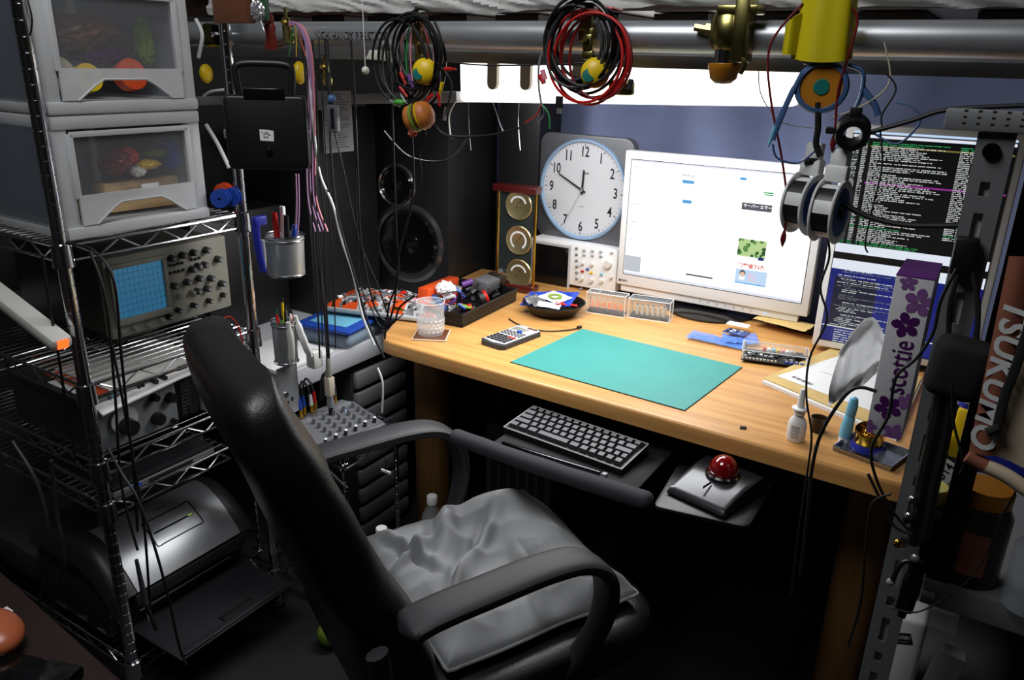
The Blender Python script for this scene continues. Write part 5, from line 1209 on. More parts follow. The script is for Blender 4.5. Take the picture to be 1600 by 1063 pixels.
q = P(10, 952, 'z', .725); MB().b2((-.010, -.004, 0), (.006, .005, .001), 'paper').build('paper_scrap', None, 'small white paper scrap on the dark foreground table', 'paper', loc=(q.x, q.y, .7205))
# ================================================================== things hanging from the bed pipe
HY = PY - .045
def hp(px, py, y=HY): return P(px, py, 'y', y)
def clamp(px, py, cap=True, s=1.0, y=HY + .01, label=None, cap_px=None):
    q = hp(px, py, y); t = thing('pipe_clamp', label, 'clamp', q)
    MB().b2((-.010 * s, -.004, -.004), (.010 * s, .006, .028 * s), 'zinc_yellow', bev=.003).b2((-.013 * s, -.002, -.022 * s), (.013 * s, .010, -.002), 'zinc_yellow', bev=.004).build('clamp_body', t)
    MB().cyl((0, -.010, .018 * s), (0, .01, .018 * s), .0055 * s, 'brass', n=6).cyl((0, 0, .026 * s), (0, 0, .045 * s), .004 * s, 'zinc_yellow', n=12).build('bolt', t)
    return t
def yball(px, py, r, label, y=HY + .02, sc=(1, .7, 1), spot=True):
    q = hp(px, py, y); t = thing('pipe_end_cap', label, 'end cap', q, (0, 0, .3))
    MB().ball((0, 0, 0), (r * sc[0], r * sc[1], r * sc[2]), 'yellow', n=28).build('cap_shell', t)
    if spot: MB().lathe([(0, .0008), (r * .42, 0), (r * .42, -.002)], 'teal', at(frame((0, 0, 0), (1, 0, 0), (0, .1, 1)), (-r * .35, -r * sc[1] * .93, -r * .15)), 24).build('centre_spot', t, 'dark teal spot')
    return t
clamp(652, 52, label='brass-coloured clamp inside the left wire coil'); clamp(916, 40, label='brass-coloured clamp inside the right wire coil', s=1.1)
clamp(655, 82, label='lower clamp jaw just above the left yellow ball', s=.8); clamp(918, 76, label='lower clamp jaw above the right yellow ball', s=.8)
clamp(448, 50, label='brass clamp with wires left end of the lettered pipe', s=1.0, y=HY + .0); clamp(508, 118, label='dark brass clamp just right of the second yellow cap', s=.9)
yball(664, 112, .024, 'yellow ball with teal spot inside the left wire coil', y=HY - .012); yball(930, 114, .024, 'yellow ball with teal spot behind the right wire coil', y=HY - .006)
yball(322, 115, .019, 'yellow cap right beside the drawers at upper left', spot=False, sc=(.7, 1, 1.15), y=HY + .06); yball(468, 114, .018, 'yellow cap at the right of the black case handle', spot=False, sc=(.7, 1, 1.3))
def coil(name, label, px, py, rx, rz, n, mt, seed, th=.0021, parent=None, tail=None):
    rs = random.Random(seed); c = hp(px, py); m = MB(); pts = []
    for i in range(n * 14):
        a = 2 * PI * i / 14 + 1.2; k = 1 + .05 * math.sin(i * .37 + seed) + rs.uniform(-.012, .012); tilt = .012 * math.sin(i * .11 + seed)
        sw = .004 * math.sin(i * .21); pts.append(Vector((rx * k * math.cos(a) + tilt, -.006 + .010 * math.sin(i * .29 + seed) , rz * k * math.sin(a) + sw)))
    if tail: pts += [Vector(t_) - c for t_ in tail]
    m.tube(pts, th, mt, k=6, smooth=3)
    if parent: o = m.build(name, parent)
    else: o = m.build(name, None, label, 'cable coil', loc=c)
    return o
t = thing('cable_coil', 'left bundle of coiled black test leads with red clips hanging from the pipe', 'cable coil', hp(648, 92))
def rel(o, p): return Vector(p) - Vector(o.location)
def coilp(t, px, py, rx, rz, n, mt, seed, th=.002, nm='lead'):
    c = rel(t, hp(px, py)); rs = random.Random(seed); pts = []
    for i in range(n * 14):
        a = 2 * PI * i / 14 + 1.2; k = 1 + .06 * math.sin(i * .37 + seed) + rs.uniform(-.01, .01)
        pts.append(c + Vector((rx * k * math.cos(a) + .010 * math.sin(i * .11 + seed), -.008 + .009 * math.sin(i * .29 + seed), rz * k * math.sin(a) + .005 * math.sin(i * .23 + seed))))
    MB().tube(pts, th, mt, k=6, smooth=3).build(nm, t)
coilp(t, 655, 80, .055, .064, 4, 'cable', 1, .0024); coilp(t, 636, 98, .060, .072, 3, 'cable', 2, .0024); coilp(t, 658, 98, .050, .074, 3, 'black_gloss', 3, .0024)
for k, (px, mt) in enumerate(((628, 'pink'), (636, 'wire_green'), (642, 'pink'), (668, 'red'), (676, 'pink'), (684, 'purple'), (660, 'brown'))):
    MB().tube([rel(t, hp(650 + (k - 3) * 2, 25)), rel(t, hp(px, 60)), rel(t, hp(px - 2 + k, 105)), rel(t, hp(px + 4, 135))], .0013, mt).build('thin_lead', t)
for k, (px, py, ang, mt) in enumerate(((628, 118, .5, 'red'), (700, 108, 1.6, 'red'), (628, 140, .8, 'red'), (672, 152, -.9, 'red'), (640, 122, .4, 'purple'), (690, 135, -.3, 'yellow'), (686, 150, .1, 'red'), (614, 160, 1.2, 'silver'))):
    q = rel(t, hp(px, py, HY - .015)); d = Vector((math.sin(ang), 0, -math.cos(ang)))
    MB().cyl(q - d * .007, q + d * .007, .0036, mt, n=12).cyl(q + d * .007, q + d * .018, .0022, mt if k != 7 else 'white', n=10).build('clip', t, mt + ' test clip')
MB().tube([rel(t, hp(685, 100)), rel(t, hp(705, 128)), rel(t, hp(700, 165)), rel(t, hp(694, 188))], .002, 'cable').cyl(rel(t, hp(697, 168)), rel(t, hp(694, 188)), .0032, 'silver', n=10).build('probe', t)
t = thing('cable_coil', 'right bundle of coiled black and red cables hanging above the clock', 'cable coil', hp(918, 84))
coilp(t, 910, 66, .058, .062, 4, 'cable', 5, .0027); coilp(t, 914, 70, .062, .066, 4, 'black_gloss', 6, .0027); coilp(t, 926, 88, .066, .070, 3, 'red', 7, .0025); coilp(t, 938, 90, .062, .066, 2, 'darkred', 8, .0024); coilp(t, 905, 74, .056, .06, 2, 'darkgrey', 9, .0024)
for k, (px, py, ang, mt) in enumerate(((849, 115, .4, 'pink'), (846, 122, .6, 'red'), (985, 130, -.2, 'darkgrey'))):
    q = rel(t, hp(px, py, HY - .01)); d = Vector((math.sin(ang), 0, -math.cos(ang))); MB().cyl(q - d * .006, q + d * .010, .0042, mt, n=12).build('plug', t)
MB().b2(rel(t, hp(868, 150)), rel(t, hp(878, 170)) + Vector((0, .004, 0)), 'ink', bev=.001).b2(rel(t, hp(870, 168)), rel(t, hp(876, 178)) + Vector((0, .003, 0)), 'silver').build('connector', t, 'black plug with metal end')
for px, py, r_, n_ in ((960, 140, .014, 1),): MB().b2(rel(t, hp(950, 125)), rel(t, hp(985, 150)) + Vector((0, .02, 0)), 'zinc_yellow', bev=.005).build('clamp_jaw', t)
q = hp(920, 120, HY + .055)
# stray wires of the right coil
for pts, mt, th, lb in (([(858, 60), (843, 95), (842, 135), (846, 163)], 'grey', .0018, 'grey wire hanging left of the right coil'), ([(846, 163), (838, 180), (820, 192)], 'red', .0014, 'short red wire end beside the grey wire'), ([(846, 163), (850, 178), (841, 192)], 'silver', .0008, 'bare wire end between red and green'), ([(846, 163), (857, 178), (859, 202)], 'wire_green', .0014, 'green wire end right of the grey wire'),
        ([(811, 160), (810, 195), (813, 235)], 'offwhite', .0011, 'white wire hanging between the coils'), ([(714, 155), (702, 180), (704, 212)], 'offwhite', .0022, 'off-white cable hanging beside the burger toy'), ([(770, 160), (780, 190), (786, 205)], 'grey', .0016, 'thin grey cable in front of the slotted upright'), ([(732, 160), (733, 200), (736, 235)], 'grey', .0009, 'very thin wire left of the slotted upright'),
        ([(663, 200), (665, 215), (656, 240), (658, 280), (640, 330), (620, 400)], 'cable', .0011, 'long thin black wire hanging below the burger toy'), ([(675, 190), (700, 212), (760, 212), (812, 200)], 'cable', .0024, 'black cable running sideways below the burger toy'), ([(600, 205), (640, 245), (700, 250), (735, 210)], 'cable', .0018, 'black cable sagging across the loudspeaker'), ([(700, 97), (760, 102), (850, 101), (920, 98)], 'cable', .0016, 'black cable stretched between the two coils')):
    m = MB(); m.tube([hp(*p, (.066 if ('white' in lb or 'slotted' in lb or 'very thin' in lb) else HY + (.03 if 'loudspeaker' in lb else 0))) for p in pts], th, mt); m.build('wire', None, lb, 'wire')
q = hp(706, 214, .066); MB().lathe([(0, 0), (.0055, 0), (.0055, .003), (0, .003)], 'brass', at(FRONT, (0, 0, 0)), 18).build('buzzer_disc', None, 'small round brass disc at the end of the off-white cable', 'disc', loc=q)
# burger toy and green charm
q = hp(655, 182, HY - .02); t = thing('toy_burger', 'toy burger charm hanging below the left wire coil', 'toy', q, (0, 1.25, .2))
def disc_(z, r, h, mt, nm): r *= 1.25; z *= 1.2; MB().lathe([(0, z - h), (r * .9, z - h), (r, z - h * .3), (r, z + h * .3), (r * .88, z + h), (0, z + h)], mt, None, 26).build(nm, t)
disc_(-.015, .020, .005, 'bun', 'bottom_bun'); disc_(-.007, .021, .003, 'lettuce', 'lettuce'); disc_(-.002, .020, .003, 'brown', 'patty'); disc_(.003, .021, .002, 'yellow', 'cheese')
MB().lathe([(0, .006), (.026, .007), (.026, .012), (.021, .022), (.010, .028), (0, .029)], 'bun', None, 28).build('top_bun', t)
q = hp(624, 160, HY - .02); MB().ball((0, 0, 0), (.014, .008, .006), 'green', n=18).build('green_charm', None, 'small bright green charm left of the burger toy', 'charm', loc=q)
q = hp(645, 208, HY - .01); crumple((0, 0, 0), (.011, .008, .008), 'wash_orange', 4, ).build('orange_charm', None, 'small orange charm below the burger toy', 'charm', loc=q)
# pull cord with ivory knob; white device behind
q = hp(571, 110, PY - .06); t = thing('pull_cord', 'white pull cord with a round ivory knob hanging before the pipe', 'pull cord', q)
MB().ball((0, 0, 0), .0075, 'ivory', n=20).build('knob', t); MB().tube([(0, 0, .006), (-.001, 0, .08), (-.002, 0, .2)], .0009, 'white', k=5).build('cord', t)
a, b = hp(576, 78, PY - .03), hp(612, 98, PY - .03); t = thing('white_sensor', 'small white wedge-shaped device under the pipe right of the pull cord', 'device', (a.x, a.y, b.z))
W_ = b.x - a.x; H_ = a.z - b.z
MB().prism([(0, H_ * .2), (W_ * .2, H_), (W_, H_ * .95), (W_, 0), (W_ * .9, H_ * .1)], -.012, .012, 'ivory', FRONT, bev=.003).build('housing', t); MB().b2((-.0, -.010, -.004), (W_, .010, H_ * .15), 'black', bev=.002).build('underside', t)
# printed memo and clip-on device
c = [P(*a, 'y', .055) for a in ((496, 142), (548, 142), (500, 241), (553, 236))]
m = MB(); m.add([c[2], c[3], c[1], c[0]], [(0, 1, 2, 3)], 'paper'); m.add([v + Vector((0, .0004, 0)) for v in (c[2], c[3], c[1], c[0])], [(3, 2, 1, 0)], 'paper')
rs = random.Random(17)
for i in range(22):
    v = .05 + i * .041; u0 = .08 if i % 5 else .2; u1 = rs.uniform(.6, .92) if i > 1 else .7
    def pp(u, v): return (c[0].lerp(c[1], u)).lerp(c[2].lerp(c[3], u), v) + Vector((0, -.0006, 0))
    x = u0
    while x < u1: w_ = rs.uniform(.01, .05); m.add([pp(x, v + .014), pp(x + w_, v + .014), pp(x + w_, v), pp(x, v)], [(0, 1, 2, 3)], 'ink_grey'); x += w_ + .012
m.build('printed_memo', None, 'white printed sheet of paper hanging from the shelf edge left of the loudspeaker', 'paper')
q = hp(521, 185, HY + .0); t = thing('keyring_receiver', 'grey key-ring receiver with a blue bead hanging before the printed sheet', 'keyring device', q)
MB().box((0, 0, 0), (.026, .012, .054), 'midgrey', bev=.003).build('case', t); MB().box((.003, -.0062, .0), (.010, .001, .040), 'lens').build('window', t)
MB().ball((-.002, 0, .038), (.009, .009, .0095), 'tape_blue', n=20).build('bead', t); MB().tube([(-.002, 0, .046), (-.001, .0, .065), (-.006, 0, .085), (-.012, .0, .098)], .001, 'cable').build('cord', t)
# black tool case hanging from the rack post
c0, c1 = P(362, 148, 'y', -.52), P(482, 272, 'y', -.52); 
t = thing('tool_case', 'black plastic tool case with handle and white sticker hanging from the rack post', 'case', ((c0.x + c1.x) / 2, -.52, c1.z + .004), (0, 0, .72))
w = .079; h = c0.z - c1.z
def rrect(w, z0, z1, r, n=5):
    out = []
    for cx, cz, s in ((w - r, z1 - r, 0), (-w + r, z1 - r, 1), (-w + r, z0 + r, 2), (w - r, z0 + r, 3)):
        for k in range(n + 1): a = s * PI / 2 + k * PI / 2 / n; out.append((cx + r * math.cos(a), cz + r * math.sin(a)))
    return out
MB().prism(rrect(w, 0, h, .012), 0, .035, 'black', FRONT, bev=.005, seg=3).build('case_body', t)
m = MB(); hw = w * .62; m.tube([(-hw, -.017, h - .002), (-hw - .004, -.017, h + .045), (-hw + .008, -.017, h + .057), (0, -.017, h + .059), (hw - .008, -.017, h + .057), (hw + .004, -.017, h + .045), (hw, -.017, h - .002)], .0075, 'black', k=10, smooth=4, flat=.8); m.build('handle', t)
MB().b2((-w * .5, -.037, h - .008), (w * .5, -.02, h + .014), 'black_gloss', bev=.003).build('hinge', t)
for s in (-1, 1): MB().b2((s * w - .004, -.030, h * .42), (s * w + .004, -.018, h * .54), 'silver', bev=.001).build('latch', t, 'small metal latch')
m = MB(); M = at(FRONT, (.0, -.0352, 0)); m.add([(-.014, h * .40, 0), (.012, h * .39, 0), (.013, h * .53, 0), (.004, h * .545, 0), (-.014, h * .55, 0)], [(0, 1, 2, 3, 4)], 'paper', M)
rs = random.Random(3)
for i in range(14): x, z = rs.uniform(-.011, .003), rs.uniform(h * .43, h * .52); m.quad(M, x, z, x + .0035, z + .002, 'ink_grey', .0004)
m.build('sticker', t, 'torn white sticker'); MB().lathe([(0, .004), (.006, .003), (.008, 0)], 'black_gloss', at(FRONT, (.002, -.035, h * .24)), 20).build('button', t)
# figurine, copper board, pink tubes
q = P(424, 78, 'y', -.5); t = thing('wooden_figurine', 'dark red carved figurine standing on the pipe at the left end', 'figurine', q)
MB().lathe([(0, 0), (.013, 0), (.015, .012), (.011, .03), (.013, .042), (.010, .048), (.0, .05)], 'figurine', Matrix.Diagonal((1, .8, 1, 1)), 24).build('body', t)
MB().ball((0, -.002, .056), (.0115, .011, .013), 'figurine', n=20).ball((.0, -.013, .054), (.003, .004, .003), 'figurine', n=10).build('head', t)
MB().b2((-.007, -.0135, .049), (.007, -.009, .0505), 'bun').ball((-.004, -.011, .059), .0016, 'ink', n=8).ball((.004, -.011, .059), .0016, 'ink', n=8).build('face', t)
q0, q1 = P(334, 36, 'y', -.55), P(381, -30, 'y', -.55); MB().b2((0, 0, 0), (q1.x - q0.x, .02, q1.z - q0.z), 'brown', bev=.001).build('copper_block', None, 'brown block at the top of the rack post', 'block', loc=q0)
q0, q1 = P(382, 32, 'y', -.53), P(405, -30, 'y', -.53); MB().b2((0, 0, 0), (q1.x - q0.x, .02, q1.z - q0.z), 'pcb_green', bev=.001).build('green_block', None, 'green-edged block right of the brown block at the top of the rack post', 'block', loc=q0)
crumple((0, 0, 0), (.017, .012, .022), 'foil', 6).build('clear_charm', None, 'shiny clear plastic charm beside the red figurine', 'charm', loc=P(402, 16, 'y', -.55))
m = MB(); ch = [P(*a, 'y', -.55) for a in ((405, 26), (410, 40), (415, 55), (414, 66))]; m.tube(ch, .0013, 'chrome', k=5); m.build('charm_chain', None, 'thin silver chain hanging from the clear charm', 'chain')
t = thing('plastic_tubes', 'bundle of pale pink plastic tubes draped over the pipe beside the black case', 'tubing', hp(455, 35, HY - .01))
for k, (dx, mt) in enumerate(((0, 'tube_pink'), (4, 'tube_pink'), (-5, 'tube_pink'), (8, 'pink'))):
    MB().tube([rel(t, hp(452, 34 + k * 2, HY - .01)), rel(t, hp(468 + dx * .4, 40, HY - .012)), rel(t, hp(482 + dx * .5, 75, HY - .01)), rel(t, hp(486 + dx * .6, 140, HY)), rel(t, hp(484 + dx, 230, HY)), rel(t, hp(486 + dx, 310, HY)), rel(t, hp(500 + dx * 1.5, 362, HY))], .0019, mt, k=8).build('tube', t)
for k, (dx, dy) in enumerate(((462, 0), (466, 4))):
    MB().tube([rel(t, hp(dx, 272, HY - .0)), rel(t, hp(dx + 1, 330, HY)), rel(t, hp(dx - 4, 390 + dy, HY)), rel(t, hp(dx - 9, 412 + dy, HY))], .0019, 'tube_pink', k=8).build('tube', t)
for k, (x1, mt) in enumerate(((455, 'wire_green'), (463, 'yellow'), (475, 'blue'), (470, 'wash_orange'))):
    MB().tube([hp(452, 45, HY), hp(458 + k * 2, 38, HY), hp(x1, 62, HY), hp(x1 - 4 + k * 4, 88, HY)], .0011, mt, k=5).build('thin_wire', None, {'wire_green': 'thin green', 'yellow': 'thin yellow', 'blue': 'thin blue', 'wash_orange': 'thin orange'}[mt] + ' wire looped over the clamp above the black case', 'wire')
crumple((0, 0, 0), (.016, .008, .005), 'brown', 12).build('tie_bundle', None, 'brown scrap hanging behind the case handle', 'scrap', loc=hp(435, 70, HY + .02))
# left pipe fittings
t = thing('pipe_coupling', 'grey pipe coupling with yellow-brass clamp beside the drawers at upper left', 'clamp', P(350, 55, 'y', PY - .01))
MB().cyl((-.05, 0, 0), (-.012, 0, 0), .026, 'zinc_yellow', n=28).build('sleeve', t); MB().b2((-.008, -.028, -.022), (.03, .02, .022), 'dark_chrome', bev=.006).build('jaw', t); MB().cyl((.01, -.045, .0), (.01, -.02, 0), .006, 'chrome', n=6).build('bolt', t)
# white cable at far left
for pts, mt, th, lb, y in (([(306, 30), (316, 55), (310, 90)], 'white', .004, 'thick white cable beside the upper drawer', -.5), ([(318, 150), (330, 143), (352, 140)], 'white', .003, 'white cable end left of the rack post', -.45), ([(322, 195), (340, 225), (358, 262)], 'white', .0045, 'thick white cable slanting behind the rack post', -.45),
        ([(478, 62), (484, 120), (490, 200), (500, 272), (520, 320), (534, 375), (552, 430), (565, 490), (585, 540)], 'white', .0026, 'long white cable hanging right of the metal cans', HY), ([(590, 575), (598, 600), (597, 645)], 'white', .0026, 'white cable hanging below the counter edge', -.27)):
    MB().tube([P(*p, 'y', y) for p in pts], th, mt, k=8).build('cable', None, lb, 'cable')
rs = random.Random(44)
names = ['black cable hanging closest to the rack post above the chair back', 'black cable hanging just right of the tool case', 'black cable hanging behind the upper metal can', 'black cable falling right of the cans to the mixer', 'black cable hanging left of the long white cable', 'black cable hanging right of the long white cable', 'black cable reaching the desk corner', 'thin black cable beside the loudspeaker', 'black cable looping down to the snack bag', 'black cable sagging over the blue tub']
pl_ = [[(492, 262), (495, 330), (500, 430), (505, 540)], [(500, 262), (508, 340), (511, 450), (516, 560)], [(485, 270), (488, 350), (496, 460), (500, 560)], [(510, 250), (516, 330), (520, 430), (524, 545)], [(520, 260), (530, 340), (552, 430), (575, 500), (600, 560)], [(524, 200), (536, 260), (560, 370), (590, 450), (610, 500)], [(560, 270), (566, 380), (585, 480), (612, 505), (625, 480), (650, 462)], [(618, 360), (622, 430), (608, 480), (600, 530)], [(645, 300), (622, 400), (618, 470), (606, 510)], [(560, 420), (580, 480), (598, 512), (630, 490)]]
for lb, pts in zip(names, pl_):
    MB().tube([P(pts[0][0] - 12, 62, 'y', HY + .012), P(pts[0][0] - 6, 150, 'y', HY)] + [P(px + rs.uniform(-2, 2), py, 'y', HY) for px, py in pts], rs.uniform(.0012, .0026), 'cable', k=6).build('cable', None, lb, 'cable')
# cables looped on the left rack post
for i, (lb, pts, y) in enumerate((('black cable hanging in front of the near rack post beside the scope', [(104, 380), (128, 385), (150, 395), (178, 440), (190, 560), (205, 700), (225, 820), (235, 960)], -.90), ('second black cable hanging from the top shelf before the scope edge', [(140, 392), (165, 470), (180, 620), (190, 760), (215, 860)], -.90), ('black cable running from the scope shelf over the round dial', [(175, 540), (185, 590), (198, 660), (208, 720), (215, 830)], -.90), ('black cable hanging left of the near rack post', [(66, 400), (78, 480), (92, 560), (104, 640), (118, 720)], -.92), ('black cable curving over the printer', [(168, 700), (190, 740), (215, 780), (240, 850), (262, 930), (280, 1010), (292, 1040)], -.93), ('thin cord looped near the top of the left rack post', [(32, -5), (38, 30), (46, 55), (50, 30), (42, -5)], -.92), ('grey cable hanging far down at the left edge', [(80, 720), (88, 800), (100, 880), (80, 950)], -.95), ('grey cable curving behind the rack at lower left', [(20, 690), (60, 760), (78, 860), (62, 940)], -.95))):
    MB().tube([P(*p, 'y', y) for p in pts], .0026 if i < 5 else .0014 if i == 5 else .004, 'cable' if i < 6 else 'darkgrey', k=8).build('cable', None, lb, 'cable')
t = thing('probe_plug', 'dark grey probe handle hanging against the printer', 'probe', P(228, 945, 'y', -.93)); L0 = Vector(t.location)
MB().cyl((0, 0, 0), P(213, 875, 'y', -.93) - L0, .006, 'darkgrey', r1=.0035, n=14).build('handle', t); MB().cyl((0, 0, 0), P(245, 985, 'y', -.93) - L0, .004, 'black', n=10).build('tip', t); MB().b2((.003, -.003, -.035), (.010, .002, -.02), 'white', bev=.001).build('tag', t, 'small white tag')
MB().tube([P(*p, 'x', -.74) for p in ((340, 505), (358, 495), (372, 510), (380, 540))], .002, 'red', k=8).build('cable', None, 'red cable arching at the right end of the scope shelf', 'cable')

# ================================================================== right half of the pipe
q = P(1142, 48, 'y', PY - .02); t = thing('swivel_coupler', 'large brass pipe coupler with a yellow cap below it at upper right', 'clamp', q)
MB().lathe([(0, -.028), (.022, -.028), (.031, -.018), (.033, 0), (.029, .02), (.022, .028), (0, .028)], 'zinc_yellow', Matrix.Diagonal((1, 1, 1, 1)), 30).build('body', t)
MB().b2((.012, -.034, -.045), (.034, .012, .045), 'zinc_yellow', bev=.004).b2((-.016, -.03, .022), (.046, .012, .034), 'zinc_yellow', bev=.003).build('plate', t)
MB().cyl((-.052, -.012, .004), (-.028, -.012, .0), .006, 'brass', n=6).cyl((-.034, -.012, .001), (-.024, -.012, 0), .010, 'brass', n=6).build('bolt', t)
MB().cyl((-.002, -.006, -.05), (-.002, -.006, -.02), .017, 'chrome', n=26).build('pipe_stub', t)
MB().lathe([(0, -.026), (.012, -.025), (.02, -.018), (.0225, -.006), (.0245, -.003), (.0245, .003), (.02, .004)], 'jar_lid', Matrix.Translation((-.002, -.006, -.05)), 32).build('end_cap', t, 'yellow-orange plastic cap')
MB().tube([(.02, -.03, -.03), (.035, -.03, -.045), (.03, -.03, -.06)], .004, 'zinc_yellow', k=8).build('lever', t)
q = P(1292, 36, 'y', HY - .01); t = thing('yellow_cap_cover', 'translucent bright yellow plastic cover over the pipe at upper right', 'plastic cover', q)
def hel(u, v):
    a = -PI * .95 + u * PI * .95; z = -.045 + v * .10; r = .040 - .006 * v + .002 * math.sin(a * 6)
    return (r * math.cos(a), r * math.sin(a) * .6, z - .006 * math.sin(u * PI))
MB().grid(hel, 30, 10, 'helmet', .002).build('shell', t); MB().grid(lambda u, v: (-.052 + .02 * u, -.012 - .012 * math.sin(u * PI), -.042 + .055 * v * (1 - .3 * (1 - u))), 8, 6, 'helmet', .002).build('side_flap', t)
MB().box((-.006, -.008, -.05), (.03, .012, .008), 'chrome', bev=.002).build('metal_ring', t)
q = P(1284, 136, 'y', HY - .012); t = thing('tape_measure_reel', 'round orange-yellow reel with blue rim and strap hanging at upper right', 'reel', q, (0, 0, .15))
M = FRONT
MB().lathe([(0, -.012), (.034, -.012), (.036, -.008), (.036, .008), (.034, .012), (.029, .013), (.028, .010)], 'tape_blue', M, 44).build('rim', t, 'blue rim')
MB().lathe([(0, .010), (.028, .010)], 'jar_lid', M, 40).build('disc_face', t, 'orange-yellow face'); MB().lathe([(0, .0115), (.010, .0115), (.011, .010)], 'teal', M, 24).build('hub', t, 'dark blue-green hub')
MB().tube([(-.028, -.012, .018), (-.038, -.014, -.01), (-.050, -.014, -.05), (-.054, -.014, -.075)], [.003, .004, .0045, .003], 'tape_blue', k=8, flat=.6).build('strap', t, 'blue ribbed strap'); MB().cyl((-.053, -.014, -.055), (-.060, -.014, -.085), .0038, 'lightblue', r1=.0015, n=12).build('strap_tip', t)
MB().tube([(.03, .0, .03), (.05, 0, .02), (.052, 0, -.01), (.045, 0, -.035)], .006, 'tape_blue', k=8, flat=.5).tube([(.052, 0, .0), (.07, 0, -.02), (.078, 0, -.035)], .005, 'tape_blue', k=8).build('hook', t, 'blue hook')
MB().tube([(-.054, -.014, -.08), (-.045, -.01, -.10), (-.015, 0, -.105), (.01, 0, -.08)], .0016, 'tape_blue').build('cord', t)
MB().tube([(.07, 0, .06), (.085, 0, .01), (.06, -.005, -.02), (.02, -.01, -.04)], .0012, 'beige').build('thin_cord', t)
for pts, mt, th, lb in (([(1255, 5), (1215, 50), (1200, 90), (1205, 160), (1222, 250), (1230, 320), (1225, 368)], 'darkred', .0017, 'dark red test lead hanging in front of the landscape monitor'), ([(1325, 5), (1340, 30), (1328, 80), (1310, 140), (1305, 200), (1303, 225)], 'darkred', .0017, 'dark red test lead hanging down over the orange reel'),
        ([(1278, 160), (1278, 200), (1275, 225), (1282, 245)], 'cable', .0045, 'thick black ribbed cable behind the loupe'), ([(1290, 355), (1296, 400), (1282, 450), (1292, 500), (1265, 560), (1260, 620), (1268, 680), (1262, 735), (1248, 830), (1236, 930)], 'cable', .0017, 'thin black cable falling from the reels across the letter to the desk front'),
        ([(1375, 200), (1378, 260), (1362, 330), (1352, 380), (1356, 395)], 'cable', .0012, 'thin black wire hanging in front of the terminal screen'), ([(1355, 208), (1420, 190), (1480, 172), (1600, 165)], 'cable', .0032, 'black cable stretched right from the loupe'), ([(1320, 320), (1360, 340), (1420, 352), (1520, 352)], 'cable', .0042, 'thick black cable crossing the terminal screen to the slotted post'),
        ([(1385, 115), (1400, 140), (1378, 180), (1380, 205)], 'cable', .0012, 'thin black wire looped above the terminal screen'), ([(1360, 205), (1400, 225), (1432, 200), (1437, 180), (1420, 165), (1400, 160)], 'tape_blue', .0015, 'blue wire loop in front of the portrait monitor top'), ([(1185, 110), (1190, 150), (1220, 190), (1270, 200)], 'grey', .0008, 'very thin grey wire left of the orange reel')):
    MB().tube([hp(*p, HY - .02) for p in pts], th, mt, k=8).build('cable', None, lb, 'cable')
for px, py, lb in ((1224, 372, 'dark red crocodile clip hanging before the landscape monitor'), (1302, 222, 'dark red crocodile clip above the reels')):
    MB().lathe([(0, -.014), (.0015, -.012), (.0042, -.003), (.0038, .004), (.0015, .012), (0, .013)], 'darkred', None, 16).build('crocodile_clip', None, lb, 'clip', loc=hp(px, py, HY - .02))
q = hp(1332, 207, HY - .02); t = thing('loupe', 'black round loupe hanging left of the portrait monitor top', 'magnifier', q, (.2, 0, .2))
MB().lathe([(.013, .018), (.021, .018), (.023, .012), (.021, -.004), (.024, -.014), (.018, -.018), (.012, -.015), (.011, .012), (.013, .018)], 'black', FRONT, 36).build('barrel', t); MB().lathe([(0, .003), (.0115, .003)], 'acrylic', FRONT, 26).build('lens', t)
MB().b2((-.008, -.003, .020), (.008, .003, .034), 'ink', bev=.002).b2((-.035, -.004, -.003), (-.02, .004, .006), 'chrome', bev=.001).build('bracket', t)
# two desoldering-wick style reels
for i, (px, py, lb, rz) in enumerate(((1297, 330, 'nearer white reel with black band and blue label hanging before the monitors', 1.40), (1258, 318, 'farther white reel with black band hanging left of its twin', 1.25))):
    q = hp(px, py, HY - .02 + .02 * i); t = thing('hanging_reel', lb, 'reel', q, (0, .08, rz), 'pair of hanging reels'); R_ = .043
    MB().lathe([(R_ * .86, -.013), (R_ * .86, .013)], 'black', FRONT, 40).build('wound_band', t, 'black wound band')
    for s in (-1, 1):
        m = MB(); m.lathe([(R_ * .7, .013 * s), (R_ * 1.0, .013 * s), (R_ * 1.02, .015 * s), (R_ * .99, .0165 * s), (R_ * .8, .0165 * s), (R_ * .7, .013 * s)], 'white', FRONT @ Matrix.Diagonal((.94, 1.05, 1, 1)), 40); m.build('flange', t)
        MB().lathe([(R_ * .30, .0155 * s), (R_ * .8, .0155 * s)], 'tape_blue', FRONT @ Matrix.Diagonal((.94, 1.05, 1, 1)), 36).build('blue_label', t); MB().lathe([(R_ * .1, .0155 * s), (R_ * .3, .018 * s), (R_ * .3, .015 * s)], 'scope_dark', FRONT, 24).build('hub', t)
    for a in (.3, 1.6, 2.7, 4.0): MB().lathe([(R_ * .875, -.012), (R_ * .875, .012)], 'white', FRONT, 5, a, a + .5).build('white_strap', t)
    MB().b2((-.009, -.016, R_ * .95), (.009, .016, R_ + .022), 'white', bev=.004).b2((-.007, -.012, R_ + .02), (.007, .012, R_ + .045), 'white', bev=.003).build('hanger', t)
MB().box((0, 0, 0), (.018, .012, .010), 'ink', bev=.001).build('black_plug', None, 'small black plug just above the left hanging reel', 'plug', loc=hp(1268, 252, HY))
for px, py, lb in ((1010, 95, 'black hook left'),): pass

